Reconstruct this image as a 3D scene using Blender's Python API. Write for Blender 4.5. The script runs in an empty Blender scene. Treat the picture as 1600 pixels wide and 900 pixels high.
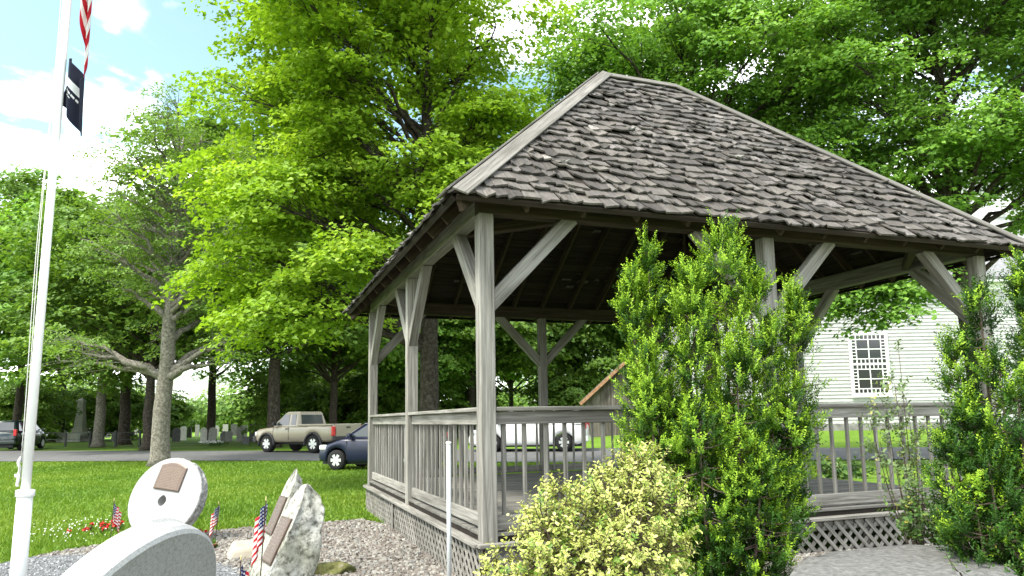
import bpy, bmesh, math
import numpy as np
from mathutils import Vector, Matrix

S = bpy.context.scene
C = S.collection
PI = math.pi

# ------------------------------------------------------------------ camera, sky, sun, exposure
F, CY, PITCH, ROLL, CAMZ = 1117.0, 513.13, .1266, .0173, 1.5      # photograph pixels (1600 x 900)
cam = bpy.data.cameras.new('camera')
co = bpy.data.objects.new('camera', cam)
C.objects.link(co)
S.camera = co
cam.sensor_width = 36
cam.lens = F / 1600 * 36
cam.shift_y = (CY - 450) / 1600
cam.clip_end = 2000
fw = Vector((0, math.cos(PITCH), math.sin(PITCH)))
up0 = Vector((0, -math.sin(PITCH), math.cos(PITCH)))
rt0 = Vector((1, 0, 0))
cr, sr = math.cos(ROLL), math.sin(ROLL)
rt = cr * rt0 - sr * up0
up = sr * rt0 + cr * up0
M = Matrix((rt, up, -fw)).transposed().to_4x4()
M.translation = (0, 0, CAMZ)
co.matrix_world = M

SUN_EL, SUN_AZ = math.radians(57), math.radians(-126)   # azimuth from +Y towards +X: behind the camera to the left
w = bpy.data.worlds.new('World')
S.world = w
w.use_nodes = True
nt = w.node_tree
nt.nodes.clear()


def nd(nt, t, **kw):
    n = nt.nodes.new(t)
    for k, v in kw.items():
        if k[0] == '_':
            setattr(n, k[1:], v)
        else:
            key = k.replace('__', ' ')
            n.inputs[key].default_value = v
    return n


def lk(nt, a, b):
    nt.links.new(a, b)


sky = nd(nt, 'ShaderNodeTexSky', _sky_type='NISHITA', _sun_disc=False, _sun_elevation=SUN_EL,
         _sun_rotation=SUN_AZ, _air_density=1.0, _dust_density=2.2, _ozone_density=1.0)
tc = nd(nt, 'ShaderNodeTexCoord')
sp = nd(nt, 'ShaderNodeSeparateXYZ')
lk(nt, tc.outputs['Generated'], sp.inputs[0])
mz = nd(nt, 'ShaderNodeMath', _operation='ADD')
mz.inputs[1].default_value = .22
lk(nt, sp.outputs['Z'], mz.inputs[0])
mx = nd(nt, 'ShaderNodeMath', _operation='MAXIMUM')
mx.inputs[1].default_value = .05
lk(nt, mz.outputs[0], mx.inputs[0])
dx = nd(nt, 'ShaderNodeVectorMath', _operation='DIVIDE')
cb = nd(nt, 'ShaderNodeCombineXYZ')
for k in range(3):
    lk(nt, mx.outputs[0], cb.inputs[k])
lk(nt, tc.outputs['Generated'], dx.inputs[0])
lk(nt, cb.outputs[0], dx.inputs[1])
of = nd(nt, 'ShaderNodeVectorMath', _operation='ADD')
of.inputs[1].default_value = (6.49, 3.66, 0)
lk(nt, dx.outputs[0], of.inputs[0])
no = nd(nt, 'ShaderNodeTexNoise', Scale=1.25, Detail=7, Roughness=.55, Distortion=.3)
lk(nt, of.outputs[0], no.inputs['Vector'])
cr_ = nd(nt, 'ShaderNodeValToRGB')
cr_.color_ramp.elements[0].position = .46
cr_.color_ramp.elements[1].position = .58
cr_.color_ramp.elements[0].color = (0, 0, 0, 1)
cr_.color_ramp.elements[1].color = (1, 1, 1, 1)
lk(nt, no.outputs['Fac'], cr_.inputs[0])
mix = nd(nt, 'ShaderNodeMixRGB')
mix.inputs[2].default_value = (15, 15.2, 15.6, 1)
lk(nt, cr_.outputs[0], mix.inputs[0])
tint = nd(nt, 'ShaderNodeMixRGB', _blend_type='MULTIPLY')
tint.inputs[0].default_value = 1
tint.inputs[2].default_value = (1.2, 1.3, 1.06, 1)
lk(nt, sky.outputs[0], tint.inputs[1])
lk(nt, tint.outputs[0], mix.inputs[1])
bg = nd(nt, 'ShaderNodeBackground', Strength=.14)
lk(nt, mix.outputs[0], bg.inputs[0])
wo = nd(nt, 'ShaderNodeOutputWorld')
lk(nt, bg.outputs[0], wo.inputs[0])

sl = bpy.data.lights.new('sun', 'SUN')
sl.energy = 2.8
sl.angle = math.radians(9)
sl.color = (1, .96, .88)
so = bpy.data.objects.new('sun', sl)
C.objects.link(so)
sd = Vector((math.sin(SUN_AZ) * math.cos(SUN_EL), math.cos(SUN_AZ) * math.cos(SUN_EL), math.sin(SUN_EL)))
so.rotation_euler = sd.to_track_quat('Z', 'Y').to_euler()
so.location = sd * 60

S.view_settings.view_transform = 'Standard'
S.view_settings.look = 'None'
S.view_settings.exposure = 1.32
S.view_settings.gamma = 1
S.cycles.use_denoising = True
S.cycles.max_bounces = 6
S.cycles.diffuse_bounces = 3
S.cycles.glossy_bounces = 2
S.cycles.transmission_bounces = 4
S.cycles.transparent_max_bounces = 4
S.cycles.sample_clamp_indirect = 6


# ------------------------------------------------------------------ positions
def ss(a, b, x):
    t = np.clip((np.asarray(x, float) - a) / (b - a), 0, 1)
    return t * t * (3 - 2 * t)


def gz(x, y):
    x = np.asarray(x, float)
    y = np.asarray(y, float)
    z = .25 * ss(22.5, 31, y) + .42 * ss(29, 36, y) * ss(2, 9, x)
    z = z + .12 * np.exp(-((x - 4.2)**2 / 6 + (y - 6.6)**2 / 1.6))
    return z


def ray(u, v):
    x, y = u - 800, v - CY
    x0, y0 = cr * x - sr * y, sr * x + cr * y
    r, p = x0 / F, -y0 / F
    return np.array([r, math.cos(PITCH) - math.sin(PITCH) * p, math.sin(PITCH) + math.cos(PITCH) * p])


def at(u, v, Y):
    d = ray(u, v)
    p = d * (Y / d[1])
    return np.array([p[0], p[1], p[2] + CAMZ])


def pg(u, v):
    lo, hi = .5, 400.
    d = ray(u, v)
    d = d / d[1]
    f = lambda t: CAMZ + d[2] * t - float(gz(d[0] * t, t))
    for _ in range(60):
        m = (lo + hi) / 2
        if f(m) > 0: lo = m
        else: hi = m
    return np.array([d[0] * lo, lo, float(gz(d[0] * lo, lo))])


# ------------------------------------------------------------------ mesh helpers
class MB:
    def __init__(s):
        s.V, s.F, s.mi, s.a, s.n = [], [], [], [], 0

    def add(s, V, Fs, mi=0, a=0.5):
        V = np.asarray(V, float).reshape(-1, 3)
        if not isinstance(Fs, (list, tuple)) or (len(Fs) and not isinstance(Fs[0], np.ndarray)):
            by = {}
            for f in Fs: by.setdefault(len(f), []).append(f)
            Fs = [np.array(v) for v in by.values()]
        for f in Fs:
            if len(f):
                s.F.append(f.astype(np.int64) + s.n)
                s.mi.append(np.full(len(f), mi))
        s.V.append(V)
        s.a.append(np.broadcast_to(np.asarray(a, float), (len(V),)))
        s.n += len(V)
        return s

    def mesh(s, name, smooth=False):
        V = np.concatenate(s.V)
        me = bpy.data.meshes.new(name)
        me.vertices.add(len(V))
        me.vertices.foreach_set('co', V.astype(np.float32).ravel())
        lv = np.concatenate([f.ravel() for f in s.F])
        lt = np.concatenate([np.full(len(f), f.shape[1]) for f in s.F])
        me.loops.add(len(lv))
        me.loops.foreach_set('vertex_index', lv.astype(np.int32))
        me.polygons.add(len(lt))
        me.polygons.foreach_set('loop_start', np.concatenate([[0], np.cumsum(lt)[:-1]]).astype(np.int32))
        me.polygons.foreach_set('material_index', np.concatenate(s.mi).astype(np.int32))
        me.polygons.foreach_set('use_smooth', np.full(len(lt), smooth))
        at_ = me.attributes.new('v', 'FLOAT', 'POINT')
        at_.data.foreach_set('value', np.concatenate(s.a).astype(np.float32))
        me.update(calc_edges=True)
        me.validate()
        return me

    def obj(s, name, mats, parent=None, smooth=False, M=None, bevel=0):
        o = link(name, s.mesh(name, smooth), mats, parent, M)
        if bevel:
            bm = bmesh.new()
            bm.from_mesh(o.data)
            bmesh.ops.remove_doubles(bm, verts=bm.verts, dist=1e-5)
            bmesh.ops.bevel(bm, geom=[e for e in bm.edges if len(e.link_faces) == 2 and e.calc_face_angle(0) > .5],
                            offset=bevel, segments=2, affect='EDGES', profile=.5)
            bm.to_mesh(o.data)
            bm.free()
        return o


WM = {}


def link(name, me, mats, parent=None, M=None):
    o = bpy.data.objects.new(name, me)
    C.objects.link(o)
    if mats is not None and me is not None and len(me.materials) == 0:
        for m in (mats if isinstance(mats, (list, tuple)) else [mats]):
            me.materials.append(m)
    put(o, parent, M)
    return o


def put(o, parent=None, M=None):
    """M is given in the space of the thing (top-level object); sub-parts are converted."""
    M = Matrix.Identity(4) if M is None else M
    o.parent = parent
    if parent is not None and parent.parent is not None:
        o.matrix_basis = WM[parent.name].inverted() @ M
    else:
        o.matrix_basis = M
    WM[o.name] = M


def tag(o, label=None, cat=None, group=None, kind=None):
    if label: o['label'] = label
    if cat: o['category'] = cat
    if group: o['group'] = group
    if kind: o['kind'] = kind
    return o


def thing(name, label, cat, loc=(0, 0, 0), rz=0, group=None, kind=None, scale=1):
    o = bpy.data.objects.new(name, None)
    C.objects.link(o)
    o.location = [float(k) for k in loc]
    o.rotation_euler = (0, 0, rz)
    o.scale = (scale,) * 3
    o.empty_display_size = .1
    return tag(o, label, cat, group, kind)


def copy_tree(o, parent=None):
    c = o.copy()
    C.objects.link(c)
    c.parent = parent
    for ch in list(o.children):
        copy_tree(ch, c)
    return c


BOXF = [np.array([[0, 3, 2, 1], [4, 5, 6, 7], [0, 1, 5, 4], [1, 2, 6, 5], [2, 3, 7, 6], [3, 0, 4, 7]])]


def boxv(x0, x1, y0, y1, z0, z1):
    return np.array([[x0, y0, z0], [x1, y0, z0], [x1, y1, z0], [x0, y1, z0],
                     [x0, y0, z1], [x1, y0, z1], [x1, y1, z1], [x0, y1, z1]], float)


def box(mb, x0, x1, y0, y1, z0, z1, mi=0, a=.5):
    return mb.add(boxv(x0, x1, y0, y1, z0, z1), BOXF, mi, a)


def frame(x, z=(0, 0, 1)):
    x = Vector(x).normalized()
    z = Vector(z)
    if abs(x.dot(z.normalized())) > .999: z = Vector((0, 1, 0))
    y = z.cross(x).normalized()
    z = x.cross(y)
    return x, y, z


def mat4(o, x, y, z):
    m = Matrix((x, y, z)).transposed().to_4x4()
    m.translation = Vector([float(k) for k in o])
    return m


_tc = {}


def timber_mesh(name, L, W, H, bev=.006):
    key = (name, round(L, 3), round(W, 4), round(H, 4))
    if key in _tc: return _tc[key]
    mb = MB()
    box(mb, -L / 2, L / 2, -W / 2, W / 2, -H / 2, H / 2)
    me = mb.mesh(name)
    if bev:
        bm = bmesh.new()
        bm.from_mesh(me)
        bmesh.ops.bevel(bm, geom=bm.edges[:], offset=bev, segments=1, affect='EDGES')
        bm.to_mesh(me)
        bm.free()
    _tc[key] = me
    return me


def timber(name, p0, p1, W, H, parent, mat, up=(0, 0, 1), bev=.006):
    p0, p1 = Vector([float(k) for k in p0]), Vector([float(k) for k in p1])
    me = timber_mesh(name, (p1 - p0).length, W, H, bev)
    x, y, z = frame(p1 - p0, up)
    return link(name, me, mat, parent, mat4((p0 + p1) / 2, x, y, z))


def tube(mb, P, R, n=8, mi=0, a=.5, cap=True):
    P = np.asarray(P, float)
    R = np.broadcast_to(np.asarray(R, float), (len(P),))
    T = np.gradient(P, axis=0)
    T /= np.linalg.norm(T, axis=1, keepdims=True) + 1e-9
    ref = np.array([1., 0, 0]) if abs(T[0][0]) < .8 else np.array([0, 1., 0])
    u = np.cross(T, ref)
    u /= np.linalg.norm(u, axis=1, keepdims=True) + 1e-9
    v = np.cross(T, u)
    an = np.arange(n) * 2 * PI / n
    V = P[:, None] + R[:, None, None] * (np.cos(an)[None, :, None] * u[:, None] + np.sin(an)[None, :, None] * v[:, None])
    i = np.arange(len(P) - 1)[:, None] * n
    j = np.arange(n)[None]
    k = (j + 1) % n
    Fq = np.stack([i + j, i + k, i + n + k, i + n + j], -1).reshape(-1, 4)
    Fs = [Fq]
    if cap: Fs += [np.arange(n)[None, ::-1].copy(), (np.arange(n) + (len(P) - 1) * n)[None]]
    mb.add(V.reshape(-1, 3), Fs, mi, a)


def lathe(mb, prof, n=24, mi=0, axis='z', c=(0, 0, 0)):
    """prof: list of (r, h) from one end to the other"""
    an = np.arange(n) * 2 * PI / n
    V = []
    for r, h in prof:
        ring = np.stack([r * np.cos(an), r * np.sin(an), np.full(n, h)], 1)
        V.append(ring)
    V = np.concatenate(V)
    if axis == 'y': V = V[:, [0, 2, 1]] * [1, 1, -1]
    if axis == 'x': V = V[:, [2, 0, 1]]
    m = len(prof)
    i = np.arange(m - 1)[:, None] * n
    j = np.arange(n)[None]
    k = (j + 1) % n
    mb.add(V + np.asarray(c), [np.stack([i + j, i + k, i + n + k, i + n + j], -1).reshape(-1, 4),
                               np.arange(n)[None, ::-1].copy(), (np.arange(n) + (m - 1) * n)[None]], mi)


def leaf_quads(mb, Cc, N, size, rng, a, mi=0, wid=.42):
    Cc = np.asarray(Cc)
    n = len(Cc)
    N = N / (np.linalg.norm(N, axis=1, keepdims=True) + 1e-9)
    t = rng.normal(size=(n, 3))
    t -= (t * N).sum(1, keepdims=True) * N
    t /= np.linalg.norm(t, axis=1, keepdims=True) + 1e-9
    b = np.cross(N, t)
    s = np.broadcast_to(np.asarray(size, float), (n,))[:, None]
    V = np.stack([Cc - t * s * .5, Cc - b * s * wid + N * s * .08 + t * s * .05, Cc + t * s * .55 - N * s * .14,
                  Cc + b * s * wid + N * s * .08 + t * s * .05], 1)
    mb.add(V.reshape(-1, 3), [np.arange(n * 4).reshape(-1, 4)], mi, np.repeat(np.broadcast_to(a, (n,)), 4))


def unit(v):
    v = np.asarray(v, float)
    return v / np.linalg.norm(v)


# ------------------------------------------------------------------ materials
def new_mat(name):
    m = bpy.data.materials.new(name)
    m.use_nodes = True
    m.node_tree.nodes.clear()
    nt = m.node_tree
    out = nd(nt, 'ShaderNodeOutputMaterial')
    return m, nt, out


def ramp(nt, fac, stops):
    r = nd(nt, 'ShaderNodeValToRGB')
    el = r.color_ramp.elements
    while len(el) < len(stops): el.new(.5)
    for e, (p, c) in zip(el, stops):
        e.position = p
        e.color = (*c, 1)
    lk(nt, fac, r.inputs[0])
    return r.outputs[0]


def coords(nt, scale=(1, 1, 1), rnd=True, kind='Object'):
    tc = nd(nt, 'ShaderNodeTexCoord')
    mp = nd(nt, 'ShaderNodeMapping')
    mp.inputs['Scale'].default_value = scale
    lk(nt, tc.outputs[kind], mp.inputs['Vector'])
    if rnd:
        oi = nd(nt, 'ShaderNodeObjectInfo')
        mm = nd(nt, 'ShaderNodeMath', _operation='MULTIPLY')
        mm.inputs[1].default_value = 57.
        lk(nt, oi.outputs['Random'], mm.inputs[0])
        ad = nd(nt, 'ShaderNodeVectorMath', _operation='ADD')
        cbn = nd(nt, 'ShaderNodeCombineXYZ')
        lk(nt, mm.outputs[0], cbn.inputs[0])
        lk(nt, mm.outputs[0], cbn.inputs[1])
        lk(nt, mp.outputs[0], ad.inputs[0])
        lk(nt, cbn.outputs[0], ad.inputs[1])
        return ad.outputs[0]
    return mp.outputs[0]


def pbsdf(nt, out, col=None, rough=.8, spec=.3, metal=0., bump=None, bs=.3, bd=.01, **kw):
    p = nd(nt, 'ShaderNodeBsdfPrincipled', Roughness=rough, Metallic=metal)
    p.inputs['Specular IOR Level'].default_value = spec
    for k, v in kw.items(): p.inputs[k.replace('__', ' ')].default_value = v
    if col is not None:
        if isinstance(col, (tuple, list)): p.inputs['Base Color'].default_value = (*col, 1)
        else: lk(nt, col, p.inputs['Base Color'])
    if bump is not None:
        b = nd(nt, 'ShaderNodeBump', Strength=bs, Distance=bd)
        lk(nt, bump, b.inputs['Height'])
        lk(nt, b.outputs[0], p.inputs['Normal'])
    if out is not None: lk(nt, p.outputs[0], out.inputs[0])
    return p


def mul_rnd(nt, col, lo, hi):
    oi = nd(nt, 'ShaderNodeObjectInfo')
    mr = nd(nt, 'ShaderNodeMapRange')
    mr.inputs['To Min'].default_value = lo
    mr.inputs['To Max'].default_value = hi
    lk(nt, oi.outputs['Random'], mr.inputs[0])
    return mulc(nt, col, mr.outputs[0])


def mulc(nt, col, fac):
    mm = nd(nt, 'ShaderNodeMixRGB', _blend_type='MULTIPLY')
    mm.inputs[0].default_value = 1
    lk(nt, col, mm.inputs[1])
    lk(nt, fac, mm.inputs[2])
    return mm.outputs[0]


def m_wood(name, stops, lo=.8, hi=1.15, g=(1.5, 38, 38), stain=None):
    m, nt, out = new_mat(name)
    v = coords(nt, g)
    n = nd(nt, 'ShaderNodeTexNoise', Scale=1., Detail=6, Roughness=.65, Distortion=.6)
    lk(nt, v, n.inputs['Vector'])
    c = ramp(nt, n.outputs['Fac'], stops)
    v2 = coords(nt, (.8, 5, 5))
    n2 = nd(nt, 'ShaderNodeTexNoise', Scale=1.3, Detail=4)
    lk(nt, v2, n2.inputs['Vector'])
    c2 = ramp(nt, n2.outputs['Fac'], [(.3, (.72, .70, .66)), (.7, (1.12, 1.1, 1.08))])
    c = mulc(nt, c, c2)
    v3 = coords(nt, (1, 1, 1))
    n3 = nd(nt, 'ShaderNodeTexVoronoi', Scale=2.3)
    lk(nt, v3, n3.inputs['Vector'])
    c3 = ramp(nt, n3.outputs['Distance'], [(.02, (.35, .25, .18)), (.05, (1, 1, 1))])
    c = mulc(nt, c, c3)
    c = mul_rnd(nt, c, lo, hi)
    pbsdf(nt, out, c, .85, .2, bump=n.outputs['Fac'], bs=.5, bd=.006)
    return m


GREYW = [(.28, (.0776, .0752, .0678)), (.45, (.1746, .1704, .1569)), (.6, (.2522, .248, .2332)), (.78, (.3337, .332, .318))]
M_WOOD = m_wood('weathered_timber', GREYW)
M_BROWN_SHADED = m_wood('sheltered_shaded_timber', [(.28, (.0224, .016, .012)), (.5, (.052, .0384, .0288)), (.75, (.092, .072, .056))])  # brown sheltered wood, with the shade under the roof darkened into its colour
M_DECK = m_wood('deck_wood', [(.28, (.0728, .0713, .0657)), (.5, (.1455, .1425, .1313)), (.75, (.2182, .2175, .2047))], .8, 1.15)
M_SHEATH_SHADED = m_wood('shaded_sheathing_wood', [(.28, (.0135, .0105, .0083)), (.5, (.027, .021, .0165)), (.75, (.045, .0375, .03))], .6, 1.2)  # aged boards; the roof's interior shade is put into this dark colour
M_CAP = m_wood('roof_cap_wood', [(.28, (.07, .066, .06)), (.5, (.14, .134, .124)), (.75, (.22, .212, .198))], .85, 1.1)
M_BARN = m_wood('barn_wood', [(.3, (.05, .045, .04)), (.5, (.12, .11, .10)), (.75, (.2, .19, .175))], .7, 1.2, (1.5, 20, 20))
M_SHING = m_wood('shingle_wood', [(.25, (.0297, .0271, .0249)), (.5, (.0779, .0713, .066)), (.7, (.1221, .1122, .105)), (.85, (.2112, .198, .1885))],
                 .55, 1.5, (22, 2.5, 22))


def m_shingle_stuff():
    m, nt, out = new_mat('shingle_field')
    v = coords(nt, (22, 2.5, 22), False)
    n = nd(nt, 'ShaderNodeTexNoise', Scale=1., Detail=5, Roughness=.65)
    lk(nt, v, n.inputs['Vector'])
    c = ramp(nt, n.outputs['Fac'], [(.25, (.0297, .0271, .0249)), (.5, (.0779, .0713, .066)), (.7, (.1221, .1122, .105)), (.85, (.2112, .198, .1885))])
    a = nd(nt, 'ShaderNodeAttribute', _attribute_name='v')
    c = mulc(nt, c, a.outputs['Fac'])
    pbsdf(nt, out, c, .85, .2, bump=n.outputs['Fac'], bs=.5, bd=.006)
    return m


M_SHINGF = m_shingle_stuff()


def m_noise(name, stops, scale=8, rough=.8, spec=.3, bs=.4, bd=.01, detail=6, metal=0, kind='Object', rnd=True, lo=1, hi=1, **kw):
    m, nt, out = new_mat(name)
    v = coords(nt, (1, 1, 1), rnd, kind)
    n = nd(nt, 'ShaderNodeTexNoise', Scale=scale, Detail=detail, Roughness=.65)
    lk(nt, v, n.inputs['Vector'])
    c = ramp(nt, n.outputs['Fac'], stops)
    if lo != hi: c = mul_rnd(nt, c, lo, hi)
    pbsdf(nt, out, c, rough, spec, metal, bump=n.outputs['Fac'], bs=bs, bd=bd, **kw)
    return m


def m_plain(name, col, rough=.5, spec=.5, metal=0, **kw):
    m, nt, out = new_mat(name)
    pbsdf(nt, out, col, rough, spec, metal, **kw)
    return m


def m_leaf(name, stops, trans=.35, rough=.5, tint=(1.25, 1.25, .6), spec=.22):
    m, nt, out = new_mat(name)
    a = nd(nt, 'ShaderNodeAttribute', _attribute_name='v')
    c = ramp(nt, a.outputs['Fac'], stops)
    p = pbsdf(nt, None, c, rough, spec)
    t = nd(nt, 'ShaderNodeBsdfTranslucent')
    mm = nd(nt, 'ShaderNodeMixRGB', _blend_type='MULTIPLY')
    mm.inputs[0].default_value = 1
    mm.inputs[2].default_value = (*tint, 1)
    lk(nt, c, mm.inputs[1])
    lk(nt, mm.outputs[0], t.inputs[0])
    ms = nd(nt, 'ShaderNodeMixShader')
    ms.inputs[0].default_value = trans
    lk(nt, p.outputs[0], ms.inputs[1])
    lk(nt, t.outputs[0], ms.inputs[2])
    lk(nt, ms.outputs[0], out.inputs[0])
    return m


M_MAPLE = m_leaf('maple_leaves', [(0, (.1332, .2384, .0188)), (.5, (.2303, .3695, .0283)), (1, (.3514, .4767, .047))], .42)
M_MAPLE2 = m_leaf('dark_maple_leaves', [(0, (.074, .1723, .0252)), (.5, (.1356, .2681, .037)), (1, (.2219, .383, .0588))])
M_SPARSE = m_leaf('sparse_leaves', [(0, (.0878, .1575, .03)), (.5, (.1463, .252, .045)), (1, (.2145, .336, .06))])
M_BGLEAF = m_leaf('far_leaves', [(0, (.0636, .1298, .0231)), (.5, (.1154, .2088, .0308)), (1, (.1847, .2935, .0462))])
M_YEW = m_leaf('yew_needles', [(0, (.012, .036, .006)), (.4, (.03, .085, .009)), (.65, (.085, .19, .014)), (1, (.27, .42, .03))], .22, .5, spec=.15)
M_EUON = m_leaf('variegated_leaves', [(0, (.0518, .1296, .0173)), (.3, (.1382, .2333, .0346)), (.55, (.3974, .432, .1037)), (1, (.6566, .6394, .2851))], .2, .4)
M_SHRUB = m_leaf('shrub_leaves', [(0, (.035, .085, .02)), (.5, (.07, .14, .03)), (.9, (.14, .22, .05)), (1, (.35, .33, .06))], .25, .4)
M_GRASSB = m_leaf('grass_blades', [(0, (.0735, .15, .018)), (.5, (.126, .22, .022)), (1, (.21, .28, .04))], .3, .55)
BARKG = [(.3, (.06, .055, .045)), (.5, (.17, .155, .13)), (.7, (.30, .28, .24))]
M_BARK = m_noise('grey_bark', BARKG, 14, .9, .1, 1, .03)
M_BARKD = m_noise('dark_bark', [(.3, (.02, .017, .013)), (.5, (.055, .046, .037)), (.7, (.11, .095, .08))], 12, .9, .1, 1, .04)
M_STEM = m_noise('shrub_stem', [(.3, (.04, .03, .02)), (.7, (.12, .09, .065))], 30)


def m_ground():
    m, nt, out = new_mat('lawn_soil')
    v = coords(nt, (1, 1, 1), False)
    n = nd(nt, 'ShaderNodeTexNoise', Scale=.35, Detail=5, Roughness=.6)
    lk(nt, v, n.inputs['Vector'])
    c = ramp(nt, n.outputs['Fac'], [(.3, (.085, .165, .018)), (.5, (.115, .205, .022)), (.7, (.155, .24, .032))])
    n2 = nd(nt, 'ShaderNodeTexNoise', Scale=30., Detail=5, Roughness=.7)
    lk(nt, v, n2.inputs['Vector'])
    c2 = ramp(nt, n2.outputs['Fac'], [(.3, (.6, .6, .6)), (.7, (1.25, 1.25, 1.2))])
    pbsdf(nt, out, mulc(nt, c, c2), .9, .1, bump=n2.outputs['Fac'], bs=.8, bd=.04)
    return m


M_GROUND = m_ground()
M_ASPH = m_noise('worn_asphalt', [(.3, (.078, .078, .081)), (.5, (.099, .099, .099)), (.7, (.12, .12, .117))], 3, .9, .2, .3, .01, rnd=False)
M_PALEG = m_noise('pale_gravel_bed', [(.3, (.0806, .0682, .0558)), (.5, (.1798, .155, .1364)), (.7, (.2728, .248, .2232))], 40, .9, .2, 1, .03, rnd=False)
M_GREYG = m_noise('grey_gravel_bed', [(.3, (.0525, .054, .0562)), (.5, (.1275, .1312, .135)), (.7, (.225, .2288, .2325))], 70, .9, .2, 1, .02, rnd=False)


def m_stones(name, stops):
    m, nt, out = new_mat(name)
    a = nd(nt, 'ShaderNodeAttribute', _attribute_name='v')
    c = ramp(nt, a.outputs['Fac'], stops)
    pbsdf(nt, out, c, .85, .25)
    return m


M_PALES = m_stones('pale_pebbles', [(0, (.0722, .062, .0527)), (.25, (.1503, .1302, .1116)), (.55, (.2165, .2015, .1767)), (.8, (.2827, .2728, .248)), (1, (.1323, .1333, .1302))])
M_GREYS = m_stones('grey_pebbles', [(0, (.075, .0788, .0825)), (.5, (.165, .1688, .1762)), (1, (.3, .3075, .315))])


def m_granite(name, base, spk=.35, scale=120, rough=.7, bs=.2):
    m, nt, out = new_mat(name)
    v = coords(nt, (1, 1, 1))
    n = nd(nt, 'ShaderNodeTexNoise', Scale=scale, Detail=3, Roughness=.8)
    lk(nt, v, n.inputs['Vector'])
    b = np.array(base)
    c = ramp(nt, n.outputs['Fac'], [(.33, tuple(b * (1 - spk))), (.5, tuple(b)), (.68, tuple(np.minimum(b * (1 + spk * .5), .9)))])
    n2 = nd(nt, 'ShaderNodeTexNoise', Scale=4, Detail=5)
    lk(nt, v, n2.inputs['Vector'])
    c = mulc(nt, c, ramp(nt, n2.outputs['Fac'], [(.3, (.84, .84, .84)), (.7, (1.06, 1.06, 1.06))]))
    pbsdf(nt, out, c, rough, .35, bump=n.outputs['Fac'], bs=bs, bd=.004)
    return m


M_GRAN = m_granite('white_granite', (.2924, .2924, .2924), .3)
M_GRAN2 = m_granite('grey_granite', (.24, .248, .252), .4, 90)
M_GRANR = m_granite('rough_granite_edge', (.264, .264, .256), .6, 26, .9, 1)


def m_rough_stone():
    m, nt, out = new_mat('lichened_stone')
    v = coords(nt, (1, 1, 1))
    n = nd(nt, 'ShaderNodeTexNoise', Scale=16, Detail=9, Roughness=.75)
    lk(nt, v, n.inputs['Vector'])
    c = ramp(nt, n.outputs['Fac'], [(.36, (.075, .0713, .0638)), (.44, (.225, .2213, .1988)), (.52, (.405, .4012, .375)), (.66, (.555, .5475, .525))])
    n2 = nd(nt, 'ShaderNodeTexNoise', Scale=3.2, Detail=6)
    lk(nt, v, n2.inputs['Vector'])
    c = mulc(nt, c, ramp(nt, n2.outputs['Fac'], [(.38, (.66, .67, .58)), (.6, (1.08, 1.08, 1.06))]))
    pbsdf(nt, out, c, .95, .15, bump=n.outputs['Fac'], bs=1, bd=.03)
    return m


M_ROCK = m_rough_stone()
M_SLAB = m_noise('tooled_grey_granite', [(.3, (.062, .062, .0601)), (.5, (.1178, .1178, .1135)), (.7, (.1798, .1798, .1717))], 22, .9, .2, .9, .02, 8)
M_BRONZE = m_noise('bronze_plaque', [(.3, (.0728, .0476, .0364)), (.7, (.1176, .084, .0644))], 60, .45, .5, .2, .003, metal=.35)
M_BRONZEL = m_plain('bronze_letters', (.17, .125, .095), .4, .5, .4)
M_WHITE = m_noise('white_paint', [(.3, (.76, .76, .75)), (.7, (.82, .82, .81))], 9, .4, .5, .05, .002)
M_SIDING = m_noise('white_clapboard_paint', [(.3, (.3612, .3648, .3612)), (.6, (.4479, .4479, .4407)), (.8, (.4912, .4912, .484))], 2.5, .7, .3, .1, .004, lo=.93, hi=1.05)
M_ALU = m_plain('galvanised_pipe', (.40, .415, .43), .4, .5, .3)
M_ROPE = m_plain('halyard_rope', (.55, .54, .52), .9, .1)
M_GLASSD = m_plain('dark_window_glass', (.012, .014, .016), .06, .6)
M_STONEF = m_noise('foundation_stone', [(.3, (.13, .125, .12)), (.6, (.26, .25, .24))], 4)
M_SLATE = m_noise('grey_roof_slates', [(.3, (.12, .12, .125)), (.7, (.21, .21, .215))], 6)
M_RUST = m_noise('rust_edge', [(.3, (.16, .07, .035)), (.6, (.34, .20, .12))], 7)
M_TYRE = m_plain('tyre_rubber', (.018, .018, .019), .85, .2)
M_RIM = m_plain('alloy_rim', (.62, .63, .65), .35, .5, .6)
M_PLAST = m_plain('black_plastic', (.02, .02, .022), .55, .4)
M_RED = m_plain('tail_light_red', (.5, .015, .02), .25, .5)
M_LAMP = m_plain('headlight_lens', (.75, .77, .8), .12, .6)
M_CARGL = m_plain('car_glass', (.025, .032, .035), .05, .7)
M_INT = m_plain('car_interior', (.05, .05, .05), .9, .1)


def m_paint(name, col, metal=.0, rough=.35):
    return m_plain(name, col, rough, .5, metal, Coat__Weight=.6, Coat__Roughness=.1)


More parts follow.
